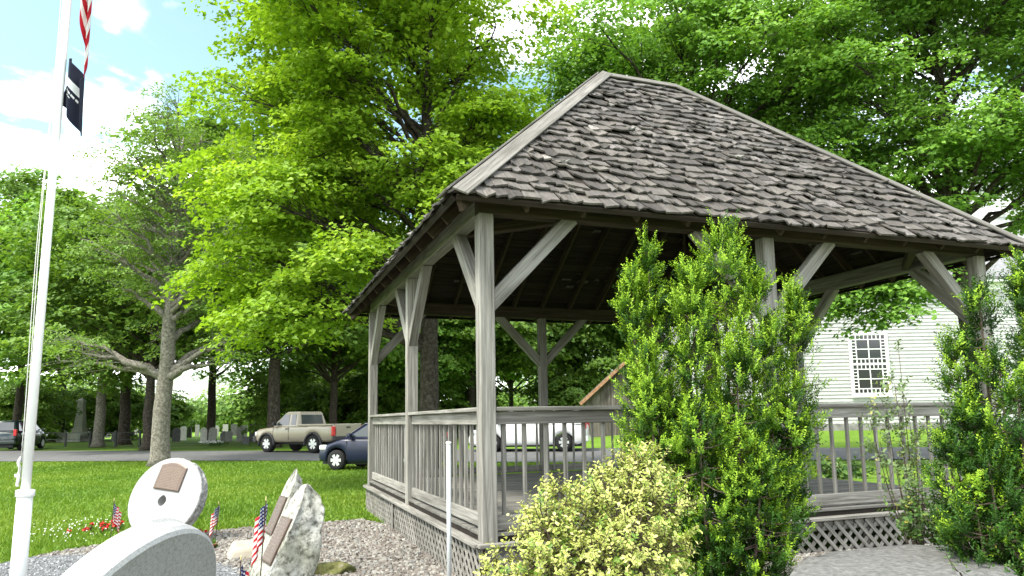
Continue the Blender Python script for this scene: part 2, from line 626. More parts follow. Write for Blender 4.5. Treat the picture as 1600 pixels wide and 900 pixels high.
def m_flag():
    m, nt, out = new_mat('stars_and_stripes_cloth')
    tc = nd(nt, 'ShaderNodeUVMap', _uv_map='uv')
    sp = nd(nt, 'ShaderNodeSeparateXYZ')
    lk(nt, tc.outputs[0], sp.inputs[0])

    def mt(op, a, b=None):
        n = nd(nt, 'ShaderNodeMath', _operation=op)
        for k, q in enumerate((a, b)):
            if q is None: continue
            if isinstance(q, (int, float)): n.inputs[k].default_value = q
            else: lk(nt, q, n.inputs[k])
        return n.outputs[0]
    u, v = sp.outputs[0], sp.outputs[1]
    st = mt('LESS_THAN', mt('FRACT', mt('MULTIPLY', v, 6.5)), .5)
    cant = mt('MULTIPLY', mt('LESS_THAN', u, .4), mt('GREATER_THAN', v, 6 / 13))
    fu = mt('SUBTRACT', mt('FRACT', mt('MULTIPLY', u, 15)), .5)
    fv = mt('SUBTRACT', mt('FRACT', mt('MULTIPLY', v, 10.2)), .5)
    star = mt('LESS_THAN', mt('ADD', mt('MULTIPLY', fu, fu), mt('MULTIPLY', fv, fv)), .075)
    m1 = nd(nt, 'ShaderNodeMixRGB')
    m1.inputs[1].default_value = (.74, .73, .71, 1)
    m1.inputs[2].default_value = (.48, .018, .03, 1)
    lk(nt, st, m1.inputs[0])
    m2 = nd(nt, 'ShaderNodeMixRGB')
    m2.inputs[1].default_value = (.022, .03, .12, 1)
    m2.inputs[2].default_value = (.7, .7, .7, 1)
    lk(nt, star, m2.inputs[0])
    m3 = nd(nt, 'ShaderNodeMixRGB')
    lk(nt, cant, m3.inputs[0])
    lk(nt, m1.outputs[0], m3.inputs[1])
    lk(nt, m2.outputs[0], m3.inputs[2])
    p = pbsdf(nt, None, m3.outputs[0], .7, .2)
    t = nd(nt, 'ShaderNodeBsdfTranslucent')
    lk(nt, m3.outputs[0], t.inputs[0])
    ms = nd(nt, 'ShaderNodeMixShader')
    ms.inputs[0].default_value = .3
    lk(nt, p.outputs[0], ms.inputs[1])
    lk(nt, t.outputs[0], ms.inputs[2])
    lk(nt, ms.outputs[0], out.inputs[0])
    return m


M_FLAG = m_flag()
M_BLACKF = m_plain('black_flag_cloth', (.016, .019, .035), .75, .2)
M_WHITEF = m_plain('white_flag_print', (.75, .75, .75), .8, .1)
M_REDPET = m_plain('red_petals', (.5, .02, .02), .6, .3)
M_TERRA = m_noise('terracotta', [(.3, (.30, .12, .06)), (.7, (.42, .19, .10))], 20)
M_SAND = m_noise('pale_sandstone', [(.3, (.2415, .21, .1575)), (.7, (.3255, .294, .2363))], 6)
M_MOSS = m_noise('mossy_rock', [(.35, (.05, .06, .015)), (.55, (.13, .13, .04)), (.7, (.25, .22, .16))], 9, bs=1, bd=.03)

# ------------------------------------------------------------------ the ground
xs = np.unique(np.concatenate([np.linspace(-300, -40, 16), np.linspace(-40, 40, 161), np.linspace(40, 300, 16)]))
ys = np.unique(np.concatenate([np.linspace(-20, 0, 6), np.linspace(0, 45, 91), np.linspace(45, 120, 20), np.linspace(120, 700, 14)]))
X, Y = np.meshgrid(xs, ys)
Vg = np.stack([X, Y, gz(X, Y)], -1).reshape(-1, 3)
nx = len(xs)
i = np.arange(len(ys) - 1)[:, None] * nx
j = np.arange(nx - 1)[None]
mb = MB()
mb.add(Vg, [np.stack([i + j, i + j + 1, i + nx + j + 1, i + nx + j], -1).reshape(-1, 4)])
tag(mb.obj('ground', M_GROUND, smooth=True), kind='structure')

# road: near and far edges traced from the photograph, laid on the ground
near = np.array([pg(u, v)[:2] for u, v in ((-700, 726), (100, 722), (450, 720), (900, 724), (1300, 720), (2000, 712))])
far = np.array([pg(u, v)[:2] for u, v in ((-700, 707), (100, 705), (450, 706), (900, 701), (1300, 702), (2000, 694))])
near = np.vstack([near[0] + (near[0] - near[1]) * 3, near, near[-1] + (near[-1] - near[-2]) * 3])
far = np.vstack([far[0] + (far[0] - far[1]) * 3, far, far[-1] + (far[-1] - far[-2]) * 3])


def resamp(P, n):
    d = np.concatenate([[0], np.cumsum(np.linalg.norm(np.diff(P, axis=0), axis=1))])
    t = np.linspace(0, d[-1], n)
    Q = np.stack([np.interp(t, d, P[:, k]) for k in range(2)], 1)
    for _ in range(12):
        Q[1:-1] = (Q[:-2] + 2 * Q[1:-1] + Q[2:]) / 4
    return Q


A, B = resamp(near, 160), resamp(far, 160)
tt = np.linspace(0, 1, 12)
P = A[None] * (1 - tt[:, None, None]) + B[None] * tt[:, None, None]
V = np.concatenate([P, (gz(P[..., 0], P[..., 1]) + .03)[..., None]], -1).reshape(-1, 3)
i = np.arange(11)[:, None] * 160
j = np.arange(159)[None]
mb = MB()
mb.add(V, [np.stack([i + j, i + j + 1, i + 160 + j + 1, i + 160 + j], -1).reshape(-1, 4)])
tag(mb.obj('road', M_ASPH, smooth=True), kind='structure')
ROADN, ROADF = A, B


def poly_inside(P, x, y):
    P = np.asarray(P)
    ins = np.zeros(np.shape(x), bool)
    for k in range(len(P)):
        x0, y0 = P[k]
        x1, y1 = P[(k + 1) % len(P)]
        c = ((y0 > y) != (y1 > y)) & (x < (x1 - x0) * (y - y0) / (y1 - y0 + 1e-12) + x0)
        ins ^= c
    return ins


PALE = [(-9, 2.2), (-9, 6.4), (-6.4, 7.0), (-5.75, 7.9), (-5.5, 9.0), (-4.9, 9.9), (-4.2, 10.45), (-3.3, 10.9), (-2.35, 11.3), (-1.6, 10.4),
        (0, 7.2), (6.2, 8.9), (9, 8.2), (9, 1.2), (3, .8), (-4, .8)]
GC, GR = np.array([-4.9, 6.1]), 2.55


def sheet(name, poly, mat, dz):
    x, y = np.meshgrid(np.arange(-9.2, 9.3, .1), np.arange(.6, 11.8, .1))
    cx, cy = x[:-1, :-1] + .05, y[:-1, :-1] + .05
    ins = poly(cx, cy)
    V = np.stack([x, y, gz(x, y) + dz], -1).reshape(-1, 3)
    n = x.shape[1]
    r, c = np.nonzero(ins)
    k = r * n + c
    mb = MB()
    mb.add(V, [np.stack([k, k + 1, k + n + 1, k + n], -1)])
    o = mb.obj(name, mat, smooth=True)
    bm = bmesh.new()
    bm.from_mesh(o.data)
    bmesh.ops.delete(bm, geom=[v for v in bm.verts if not v.link_faces], context='VERTS')
    bm.to_mesh(o.data)
    bm.free()
    return tag(o, kind='structure')


sheet('gravel_bed', lambda x, y: poly_inside(PALE, x, y), M_PALEG, .012)
sheet('gravel_path', lambda x, y: ((x - GC[0])**2 + (y - GC[1])**2 < GR**2) & poly_inside(PALE, x, y), M_GREYG, .018)

ICO_V = None


def pebbles(name, pts, size, rng, mat, label):
    bm = bmesh.new()
    bmesh.ops.create_cone(bm, segments=5, radius1=.95, radius2=.6, depth=1.1, cap_ends=True)
    bmesh.ops.triangulate(bm, faces=bm.faces[:])
    iv = np.array([v.co[:] for v in bm.verts])
    fi = np.array([[v.index for v in f.verts] for f in bm.faces])
    bm.free()
    n = len(pts)
    sc = size * rng.uniform(.6, 1.35, (n, 1)) * rng.uniform(.7, 1.3, (n, 3)) * [1, 1, .62]
    V = iv[None] * (1 + rng.normal(0, .16, (n, len(iv), 1)))
    V[..., 2] += .25 * V[..., 0] * rng.normal(0, 1, (n, 1))
    V = V * sc[:, None]
    a = rng.uniform(0, 2 * PI, n)
    ca, sa = np.cos(a)[:, None], np.sin(a)[:, None]
    V = np.stack([V[..., 0] * ca - V[..., 1] * sa, V[..., 0] * sa + V[..., 1] * ca, V[..., 2]], -1) + pts[:, None]
    mb = MB()
    mb.add(V.reshape(-1, 3), [(fi[None] + (np.arange(n) * len(iv))[:, None, None]).reshape(-1, 3)], 0, np.repeat(rng.uniform(0, 1, n), len(iv)))
    return tag(mb.obj(name, mat, smooth=False), label, 'gravel', kind='stuff')


rng = np.random.default_rng(3)
x = rng.uniform(-6, 6.5, 90000)
y = rng.uniform(2.6, 11.4, 90000)
dens = np.clip(1.5 - y / 11, .3, 1)
ing = poly_inside([(-.35, 6.5), (6, 8.75), (3.6, 15), (-2.6, 12.6)], x, y)
ok = poly_inside(PALE, x, y) & ((x - GC[0])**2 + (y - GC[1])**2 > (GR - .06)**2) & ~ing & (np.abs(x) < .78 * y + .3) & (rng.uniform(size=90000) < .54)
pts = np.stack([x, y, gz(x, y) + .016], 1)[ok]
pebbles('pale_gravel', pts, .026, rng, M_PALES, 'loose pale pinkish gravel between the stones and the gazebo')
r = GR * np.sqrt(rng.uniform(0, 1, 19000))
a = rng.uniform(0, 2 * PI, 19000)
x, y = GC[0] + r * np.cos(a), GC[1] + r * np.sin(a)
ok = poly_inside(PALE, x, y) & (y > 5.5)
pebbles('grey_gravel', np.stack([x, y, gz(x, y) + .02], 1)[ok], .013, rng, M_GREYS, 'fine grey gravel round the flagpole')

# grass: short blades on the lawn
rng = np.random.default_rng(5)
n = 700000
x = rng.uniform(-24, 9, n)
y = 5.5 + 24 * rng.uniform(0, 1, n)**1.25
ya = np.interp(x, ROADN[:, 0], ROADN[:, 1])
ok = ~poly_inside(PALE, x, y) & (x > -.80 * y - .6) & (x < .45 * y) & (y < ya - .12) & ~poly_inside([(-.35, 6.5), (6, 8.75), (3.6, 15), (-2.6, 12.6)], x, y)
ok &= rng.uniform(size=n) < np.clip(9.5 / y, .22, 1)
x, y = x[ok], y[ok]
n = len(x)
h = rng.uniform(.035, .075, n) * (1 + .25 * np.sin(x * 1.7) * np.cos(y * 1.3))
wd = rng.uniform(.006, .011, n) * (1 + y / 14)
an = rng.uniform(0, 2 * PI, n)
ln = rng.normal(0, .03, (n, 2))
z = gz(x, y)
V = np.stack([np.stack([x - wd * np.cos(an), y - wd * np.sin(an), z], 1), np.stack([x + wd * np.cos(an), y + wd * np.sin(an), z], 1),
              np.stack([x + ln[:, 0], y + ln[:, 1], z + h], 1)], 1)
mb = MB()
pat = .5 + .22 * np.sin(x * .9 + 1.3 * np.sin(y * .5)) * np.cos(y * .75 + np.sin(x * .6)) + rng.normal(0, .16, n)
mb.add(V.reshape(-1, 3), [np.arange(n * 3).reshape(-1, 3)], 0, np.repeat(np.clip(pat, 0, 1), 3))
tag(mb.obj('grass', M_GRASSB), 'short mown green lawn grass between the monument stones and the road', 'grass', kind='stuff')

# white clover heads near the gravel edge
rng = np.random.default_rng(8)
mb = MB()
for k in range(130):
    u, v = rng.normal(112, 34), 832 + rng.normal(0, 9)
    p = pg(u, v + (112 - u) * .12)
    if poly_inside(PALE, p[0], p[1]): continue
    s = rng.uniform(.006, .0105)
    lathe(mb, [(s * .5, 0), (s, s * .5), (s * .8, s * 1.2), (s * .2, s * 1.5)], 6, 0, c=(p[0], p[1], p[2] + rng.uniform(.05, .08)))
tag(mb.obj('clover_flowers', m_plain('clover_white', (.72, .72, .66), .8, .1)), 'scatter of tiny white clover flowers at the lawn edge', 'flowers', kind='stuff')

# ------------------------------------------------------------------ the gazebo
BX, BY = 3.2302, 3.2125
W_, D_ = 2 * BX, 2 * BY
ZB, OV, ZE, ZR, RL, RB = .432, .41, 3.468, 6.40, .626, 2.488
PS = .145
gaz = thing('gazebo', 'weathered grey timber gazebo with a steep wood shingle hip roof', 'gazebo', (-.2469, 6.5586, 0), .3517)
rng = np.random.default_rng(11)
corners = {'fl': (0, 0), 'fr': (W_, 0), 'br': (W_, D_), 'bl': (0, D_)}
posts = [(0, 0), (BX, 0), (W_, 0), (W_, BY), (W_, D_), (BX, D_), (0, D_), (0, BY)]
ZBEAM0, ZBEAM1 = 3.42, 3.63
for a, b in posts:
    timber('post', (a, b, ZB - .02), (a, b, ZBEAM0), PS, PS, gaz, M_WOOD, up=(0, 1, 0), bev=.008)
# perimeter beams, end to end
h = .07
timber('beam', (-h, 0, (ZBEAM0 + ZBEAM1) / 2), (W_ + h, 0, (ZBEAM0 + ZBEAM1) / 2), .14, ZBEAM1 - ZBEAM0, gaz, M_BROWN_SHADED)  # front beam: brown wood plus painted shade of the overhang
timber('beam', (-h, D_, (ZBEAM0 + ZBEAM1) / 2), (W_ + h, D_, (ZBEAM0 + ZBEAM1) / 2), .14, ZBEAM1 - ZBEAM0, gaz, M_BROWN_SHADED)
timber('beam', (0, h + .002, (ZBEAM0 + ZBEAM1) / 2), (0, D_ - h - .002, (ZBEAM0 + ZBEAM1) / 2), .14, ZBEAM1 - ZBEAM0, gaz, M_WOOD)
timber('beam', (W_, h + .002, (ZBEAM0 + ZBEAM1) / 2), (W_, D_ - h - .002, (ZBEAM0 + ZBEAM1) / 2), .14, ZBEAM1 - ZBEAM0, gaz, M_BROWN_SHADED)
# knee braces
BR = .92


def brace(a, b, da, db, mat, inset=0.):
    L = math.hypot(da, db)
    da, db = da / L, db / L
    p0 = np.array([a + da * .02, b + db * .02, ZBEAM0 - BR + .04])
    p1 = np.array([a + da * (BR - .02), b + db * (BR - .02), ZBEAM0 + .03])
    # trim to sit between post face and beam underside
    timber('brace', p0, p1, .115, .14, gaz, mat, up=(-da, -db, 1))


for a, b in posts:
    for da, db in ((1, 0), (-1, 0), (0, 1), (0, -1)):
        a2, b2 = a + da, b + db
        if a2 < -.5 or a2 > W_ + .5 or b2 < -.5 or b2 > D_ + .5: continue
        if da and b not in (0, D_): continue
        if db and a not in (0, W_): continue
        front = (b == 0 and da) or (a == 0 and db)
        brace(a, b, da, db, M_WOOD if front else M_BROWN_SHADED)  # inner braces get the timber with shade in its colour
# diagonal ties across the corners
q = .95
for (a, b), (sa, sb) in (((0, 0), (1, 1)), ((W_, 0), (-1, 1)), ((W_, D_), (-1, -1)), ((0, D_), (1, -1))):
    timber('corner_tie', (a + sa * q, b + sb * .075, ZBEAM0 + .07), (a + sa * .075, b + sb * q, ZBEAM0 + .07), .09, .10, gaz, M_BROWN_SHADED)

# roof planes
R1, R2 = Vector((W_ / 2 - RL, RB, ZR)), Vector((W_ / 2 + RL, RB, ZR))
EF = {'fl': Vector((-OV, -OV, ZE)), 'fr': Vector((W_ + OV, -OV, ZE)), 'br': Vector((W_ + OV, D_ + OV, ZE)), 'bl': Vector((-OV, D_ + OV, ZE))}
SL = {'front': (EF['fl'], EF['fr'], R2, R1), 'right': (EF['fr'], EF['br'], R2, R2), 'back': (EF['br'], EF['bl'], R1, R2), 'left': (EF['bl'], EF['fl'], R1, R1)}


def slope_frame(q):
    e0, e1, r1, r0 = q
    u = (e1 - e0).normalized()
    v = (r0 - e0) - u * (r0 - e0).dot(u)
    T = v.length
    v = v.normalized()
    return e0, u, v, u.cross(v), (e1 - e0).length, T, (r0 - e0).dot(u), (r1 - e0).dot(u)


def span(q, t):
    """u range on the slope at distance t up from the eave"""
    e0, u, v, n, L, T, a, b = slope_frame(q)
    k = max(0., min(1., t / T))
    return a * k, L + (b - L) * k


def rafter_clip(q, uu):
    """how far up the slope a rafter at uu may go"""
    e0, u, v, n, L, T, a, b = slope_frame(q)
    if uu < a: return T * uu / a
    if uu > b: return T * (L - uu) / (L - b)
    return T


RD = .13      # rafter depth
for key, qd in SL.items():
    e0, u, v, n, L, T, a, b = slope_frame(qd)
    # slab the shingles lie on
    mb = MB()
    pts = [e0, qd[1], qd[2]] + ([qd[3]] if (qd[3] - qd[2]).length > 1e-6 else [])
    k = len(pts)
    V = np.array([p + n * .0 for p in pts] + [p + n * .012 for p in pts])
    Fs = [list(range(k))[::-1], list(range(k, 2 * k))] + [[s, (s + 1) % k, k + (s + 1) % k, k + s] for s in range(k)]
    mb.add(V, Fs)
    slab = mb.obj('roof_slope', M_SHEATH_SHADED, gaz)
    # sheathing boards under it
    t = .02
    while t < T - .12:
        bw = .17
        u0, u1 = span(qd, t + bw)
        if u1 - u0 > .3:
            c = e0 + v * (t + bw / 2) - n * .013
            timber('sheathing_board', c + u * (u0 + .01), c + u * (u1 - .01), bw - .012, .022, gaz, M_SHEATH_SHADED, up=n, bev=0)
        t += bw
    # rafters
    nr = int(L / .58)
    for s in range(nr + 1):
        uu = .16 + (L - .32) * s / nr
        top = rafter_clip(qd, uu) - .07
        if top < .35: continue
        p0 = e0 + u * uu + v * .05 - n * (.024 + RD / 2 + .002)
        p1 = e0 + u * uu + v * top - n * (.024 + RD / 2 + .002)
        timber('rafter', p0, p1, .042, RD, gaz, M_BROWN_SHADED if key != 'left' else M_WOOD, up=n)
    # eave board
    timber('eave_board', e0 + u * .03 - v * .012 - n * .03, qd[1] - u * .03 - v * .012 - n * .03, .02, .055, gaz, M_SHEATH_SHADED, up=n, bev=.003)

# hips
for key, rr in (('fl', R1), ('bl', R1), ('fr', R2), ('br', R2)):
    d = (rr - EF[key]).normalized()
    timber('hip_rafter', EF[key] + d * .12 - Vector((0, 0, .14)), rr - d * .05 - Vector((0, 0, .14)), .05, .15, gaz, M_BROWN_SHADED)


def cap(name, p0, p1, n1, n2, wd, lift):
    """two boards meeting along the hip or ridge line: one part with one board each side"""
    for nn, other in ((n1, n2), (n2, n1)):
        d = (p1 - p0).normalized()
        side = d.cross(nn).normalized()
        if side.dot(other) > 0: side = -side
        c0, c1 = p0 + nn * lift + side * (wd / 2 - .004), p1 + nn * lift + side * (wd / 2 - .004)
        timber(name, c0, c1, wd, .02, gaz, M_CAP, up=nn, bev=.003)


SN = {k: slope_frame(q)[3] for k, q in SL.items()}
d = (R1 - EF['fl']).normalized()
cap('hip_cap', EF['fl'] - d * .04, R1 + d * .05, SN['front'], SN['left'], .15, .062)
cap('hip_cap', EF['fr'] - d * .0, R2, SN['front'], SN['right'], .13, .055)
cap('hip_cap', EF['bl'], R1, SN['back'], SN['left'], .13, .055)
cap('hip_cap', EF['br'], R2, SN['back'], SN['right'], .13, .055)
cap('ridge_cap', R1, R2, SN['front'], SN['back'], .13, .058)

# shingles
EXP = .176


def shingle_geo(rng):
    V = []
    cl, crr, mid = rng.normal(.008, .016), rng.normal(.008, .016), rng.normal(-.002, .007)
    x = np.array([-.5, 0, .5])
    for yv, tz, kc in ((rng.normal(0, .004), .026, 1), (.16, .016, .25), (.36, .004, 0)):
        yo = rng.normal(0, .009, 3) if kc == 1 else np.zeros(3)
        for k in range(3):
            V.append([x[k], yv + yo[k], tz + kc * (cl, mid, crr)[k]])
    for k in range(3): V.append([x[k], V[k][1], V[k][2] - .02])
    V += [[-.5, .36, -.012], [.5, .36, -.012]]
    Fs = [[0, 1, 4, 3], [1, 2, 5, 4], [3, 4, 7, 6], [4, 5, 8, 7], [9, 10, 1, 0], [10, 11, 2, 1], [9, 0, 3], [9, 3, 6, 12], [11, 5, 2], [11, 13, 8, 5]]
    return np.array(V), Fs


rng = np.random.default_rng(21)
VARS = []
for k in range(16):
    mb = MB()
    mb.add(*shingle_geo(rng))
    me = mb.mesh('shingle')
    me.materials.append(M_SHING)
    VARS.append((me, *shingle_geo(rng)))
front_list = []
rest = MB()
slabs = [o for o in gaz.children if o.name.startswith('roof_slope')]
for (key, qd), slab in zip(SL.items(), slabs):
    e0, u, v, n, L, T, a, b = slope_frame(qd)
    t = -.035
    row = 0
    while t < T - .05:
        u0, u1 = span(qd, max(t, 0) + .03)
        x = u0 - rng.uniform(0, .1)
        while x < u1:
            wd = rng.uniform(.075, .15) if rng.uniform() < .55 else rng.uniform(.14, .25)
            if x + wd > u1 + .03: wd = u1 + .03 - x
            if wd > .04:
                tilt = -.075 + rng.normal(0, .02)
                if rng.uniform() < .05: tilt -= rng.uniform(.04, .12)
                spin = rng.normal(0, .016) + (rng.normal(0, .12) if rng.uniform() < .02 else 0)
                tv = t + rng.normal(0, .02) + (.06 if rng.uniform() < .03 else 0)
                lsc = min(1., (min(rafter_clip(qd, max(x, .01)), rafter_clip(qd, min(x + wd, L - .01))) - tv + .05) / .36)
                if lsc < .15:
                    x += wd + .004
                    continue
                m = mat4(e0 + u * (x + wd / 2) + v * tv + n * (.018 + rng.uniform(0, .005)), u, v, n) @ Matrix.Rotation(tilt, 4, 'X') @ Matrix.Rotation(spin, 4, 'Z') @ Matrix.Diagonal((wd - .006, lsc, 1, 1))
                wp = gaz.matrix_basis @ m.translation if False else m.translation
                ca, sa = math.cos(.3517), math.sin(.3517)
                dist = math.hypot(-.2469 + wp.x * ca - wp.y * sa, 6.5586 + wp.x * sa + wp.y * ca)
                front_list.append((0 if key == 'front' else 1, dist / math.sqrt(wd), m, slab))
            x += wd + .004
        t += EXP
        row += 1
front_list.sort(key=lambda e: (e[0], e[1]))
for k, (f_, d_, m, slab) in enumerate(front_list):
    if k < 300:
        link('shingle', VARS[rng.integers(16)][0], None, slab, m)
    else:
        V, Fs = VARS[rng.integers(16)][1:]
        mm = np.array(m)
        br = rng.uniform(.6, 1.45) * (1.6 if rng.uniform() < .03 else 1)
        rest.add(V @ mm[:3, :3].T + mm[:3, 3], Fs, 0, br)
tag(rest.obj('shingles', M_SHINGF, gaz), kind='stuff')
# one lifted, split shingle that shows pale new wood
for uu, tv, an in ((1.32, .80, .35), (3.9, 1.55, .2), (2.6, 2.0, .25)):
    e0, u, v, n, L, T, a, b = slope_frame(SL['front'])
    m = mat4(e0 + u * uu + v * tv + n * .045, u, v, n) @ Matrix.Rotation(-an, 4, 'X') @ Matrix.Rotation(.25, 4, 'Z') @ Matrix.Diagonal((.13, .6, 1, 1))
    o = link('lifted_shingle', VARS[3][0].copy(), None, gaz, m)
    o.data.materials.clear()
    o.data.materials.append(M_WOOD)

# deck
ZD = .50
mb = MB()
box(mb, -.05, W_ + .05, -.05, D_ + .05, ZB - .1, ZD - .032)
deck = mb.obj('deck', M_SHEATH_SHADED, gaz)
pw = .142
k = 0
b = -.06
while b < D_ + .05:
    b1 = min(b + pw - .006, D_ + .06)
    z = ZD - .015 + rng.normal(0, .0015)
    s = rng.uniform(1.5, W_ - 1.5)
    for a0, a1 in ((-.06, s - .003), (s + .003, W_ + .06)):
        timber('plank', (a0, (b + b1) / 2, z), (a1, (b + b1) / 2, z), b1 - b, .03, gaz if False else deck, M_DECK, bev=.003)
    b += pw
# base: ledge board + lattice on each side
sides = {'front': ((0, 0), (W_, 0), (0, -1)), 'left': ((0, D_), (0, 0), (-1, 0)), 'right': ((W_, 0), (W_, D_), (1, 0)), 'back': ((W_, D_), (0, D_), (0, 1))}
latt = {}
for key, (p, q_, nn) in sides.items():
    p, q_, nn = Vector((*p, 0)), Vector((*q_, 0)), Vector((*nn, 0))
    d = (q_ - p).normalized()
    L = (q_ - p).length
    zc = ZB - .03
    a0, a1 = p - d * .12 + nn * .085, q_ + d * .12 + nn * .085
    if key in ('left', 'right'): a0, a1 = p - d * .06 + nn * .1, q_ + d * .06 + nn * .1
    led = timber('lattice_panel', a0 + Vector((0, 0, zc)), a1 + Vector((0, 0, zc)), .10, .038, gaz, M_WOOD)
    timber('skirt_board', p + nn * .068 - d * .05 + Vector((0, 0, zc - .075)), q_ + nn * .068 + d * .05 + Vector((0, 0, zc - .075)), .025, .10, gaz, M_DECK)
    for s in (0.02, .333, .666, .98):
        c = p + d * L * s + nn * .055
        timber('skirt_stud', c + Vector((0, 0, -.05)), c + Vector((0, 0, zc - .13)), .09, .03, gaz, M_DECK, up=nn)
    ztop, zbot = zc - .03, -.12
    H = ztop - zbot
    sp_ = .142
    stuff = MB()
    for layer, off in ((1, .088), (-1, .0965)):
        k = -int(H / sp_) - 1
        while k * sp_ < L + H:
            # a 45 degree slat starting at x = k*sp at the bottom
            x0, x1 = k * sp_, k * sp_ + H * layer
            if layer == -1: x0, x1 = k * sp_ + H, k * sp_
            s0, s1 = 0., 1.
            lo, hi = -.08, L + .08
            dxx = x1 - x0
            for lim, sg in ((lo, 1), (hi, -1)):
                tcr = (lim - x0) / dxx
                if (dxx > 0) == (sg > 0): s0 = max(s0, tcr)
                else: s1 = min(s1, tcr)
            if s1 - s0 > .12:
                pa = p + d * (x0 + dxx * s0) + nn * off + Vector((0, 0, zbot + H * s0))
                pb = p + d * (x0 + dxx * s1) + nn * off + Vector((0, 0, zbot + H * s1))
                if key in ('left', 'front'):
                    timber('slat', pa, pb, .040, .0075, led, M_WOOD, up=nn, bev=0)
                else:
                    xx, yy, zz = frame(pb - pa, nn)
                    V = boxv(-(pb - pa).length / 2, (pb - pa).length / 2, -.017, .017, -.004, .004)
                    mm = np.array(mat4((pa + pb) / 2, xx, yy, zz))
                    stuff.add(V @ mm[:3, :3].T + mm[:3, 3], BOXF)
            k += 1
    if stuff.n: tag(stuff.obj('slats', M_WOOD, gaz), kind='stuff')
timber('patch_board', (-.112, D_ * .62, .0), (-.112, D_ * .62, ZB - .06), .12, .012, gaz, M_DECK, up=(-1, 0, 0))

# railings
ZRT = 1.615


def railing(p, q_, mat):
    p, q_ = Vector((*p, 0)), Vector((*q_, 0))
    d = (q_ - p).normalized()
    p, q_ = p + d * (PS / 2 + .002), q_ - d * (PS / 2 + .002)
    L = (q_ - p).length
    zz = lambda z: Vector((0, 0, z))
    r_ = timber('railing', p + zz(ZRT - .019), q_ + zz(ZRT - .019), .14, .038, gaz, mat)
    timber('upper_rail', p + zz(ZRT - .1), q_ + zz(ZRT - .1), .038, .12, r_, mat)
    timber('lower_rail', p + zz(ZD + .085), q_ + zz(ZD + .085), .038, .12, r_, mat)
    nb = 15
    for k in range(nb):
        s = (k + .5 + rng.normal(0, .04)) / nb
        c = p + d * L * s
        off = Vector((-d.y, d.x, 0)) * .036
        tl = d * rng.normal(0, .004)
        timber('baluster', c + off + zz(ZD + .045), c + off + tl + zz(ZRT - .05), .034, .034, r_, mat, up=(d.x, d.y, 0), bev=.003)


railing((0, 0), (BX, 0), M_WOOD)
railing((BX, 0), (W_, 0), M_WOOD)
railing((0, BY), (0, 0), M_WOOD)
railing((0, D_), (0, BY), M_WOOD)
railing((BX, D_), (0, D_), M_WOOD)
railing((W_, D_), (BX, D_), M_WOOD)
railing((W_, D_), (W_, BY), M_WOOD)

# ------------------------------------------------------------------ trees
def bez(p0, p1, p2, n):
    t = np.linspace(0, 1, n)[:, None]
    return (1 - t)**2 * p0 + 2 * t * (1 - t) * p1 + t * t * p2


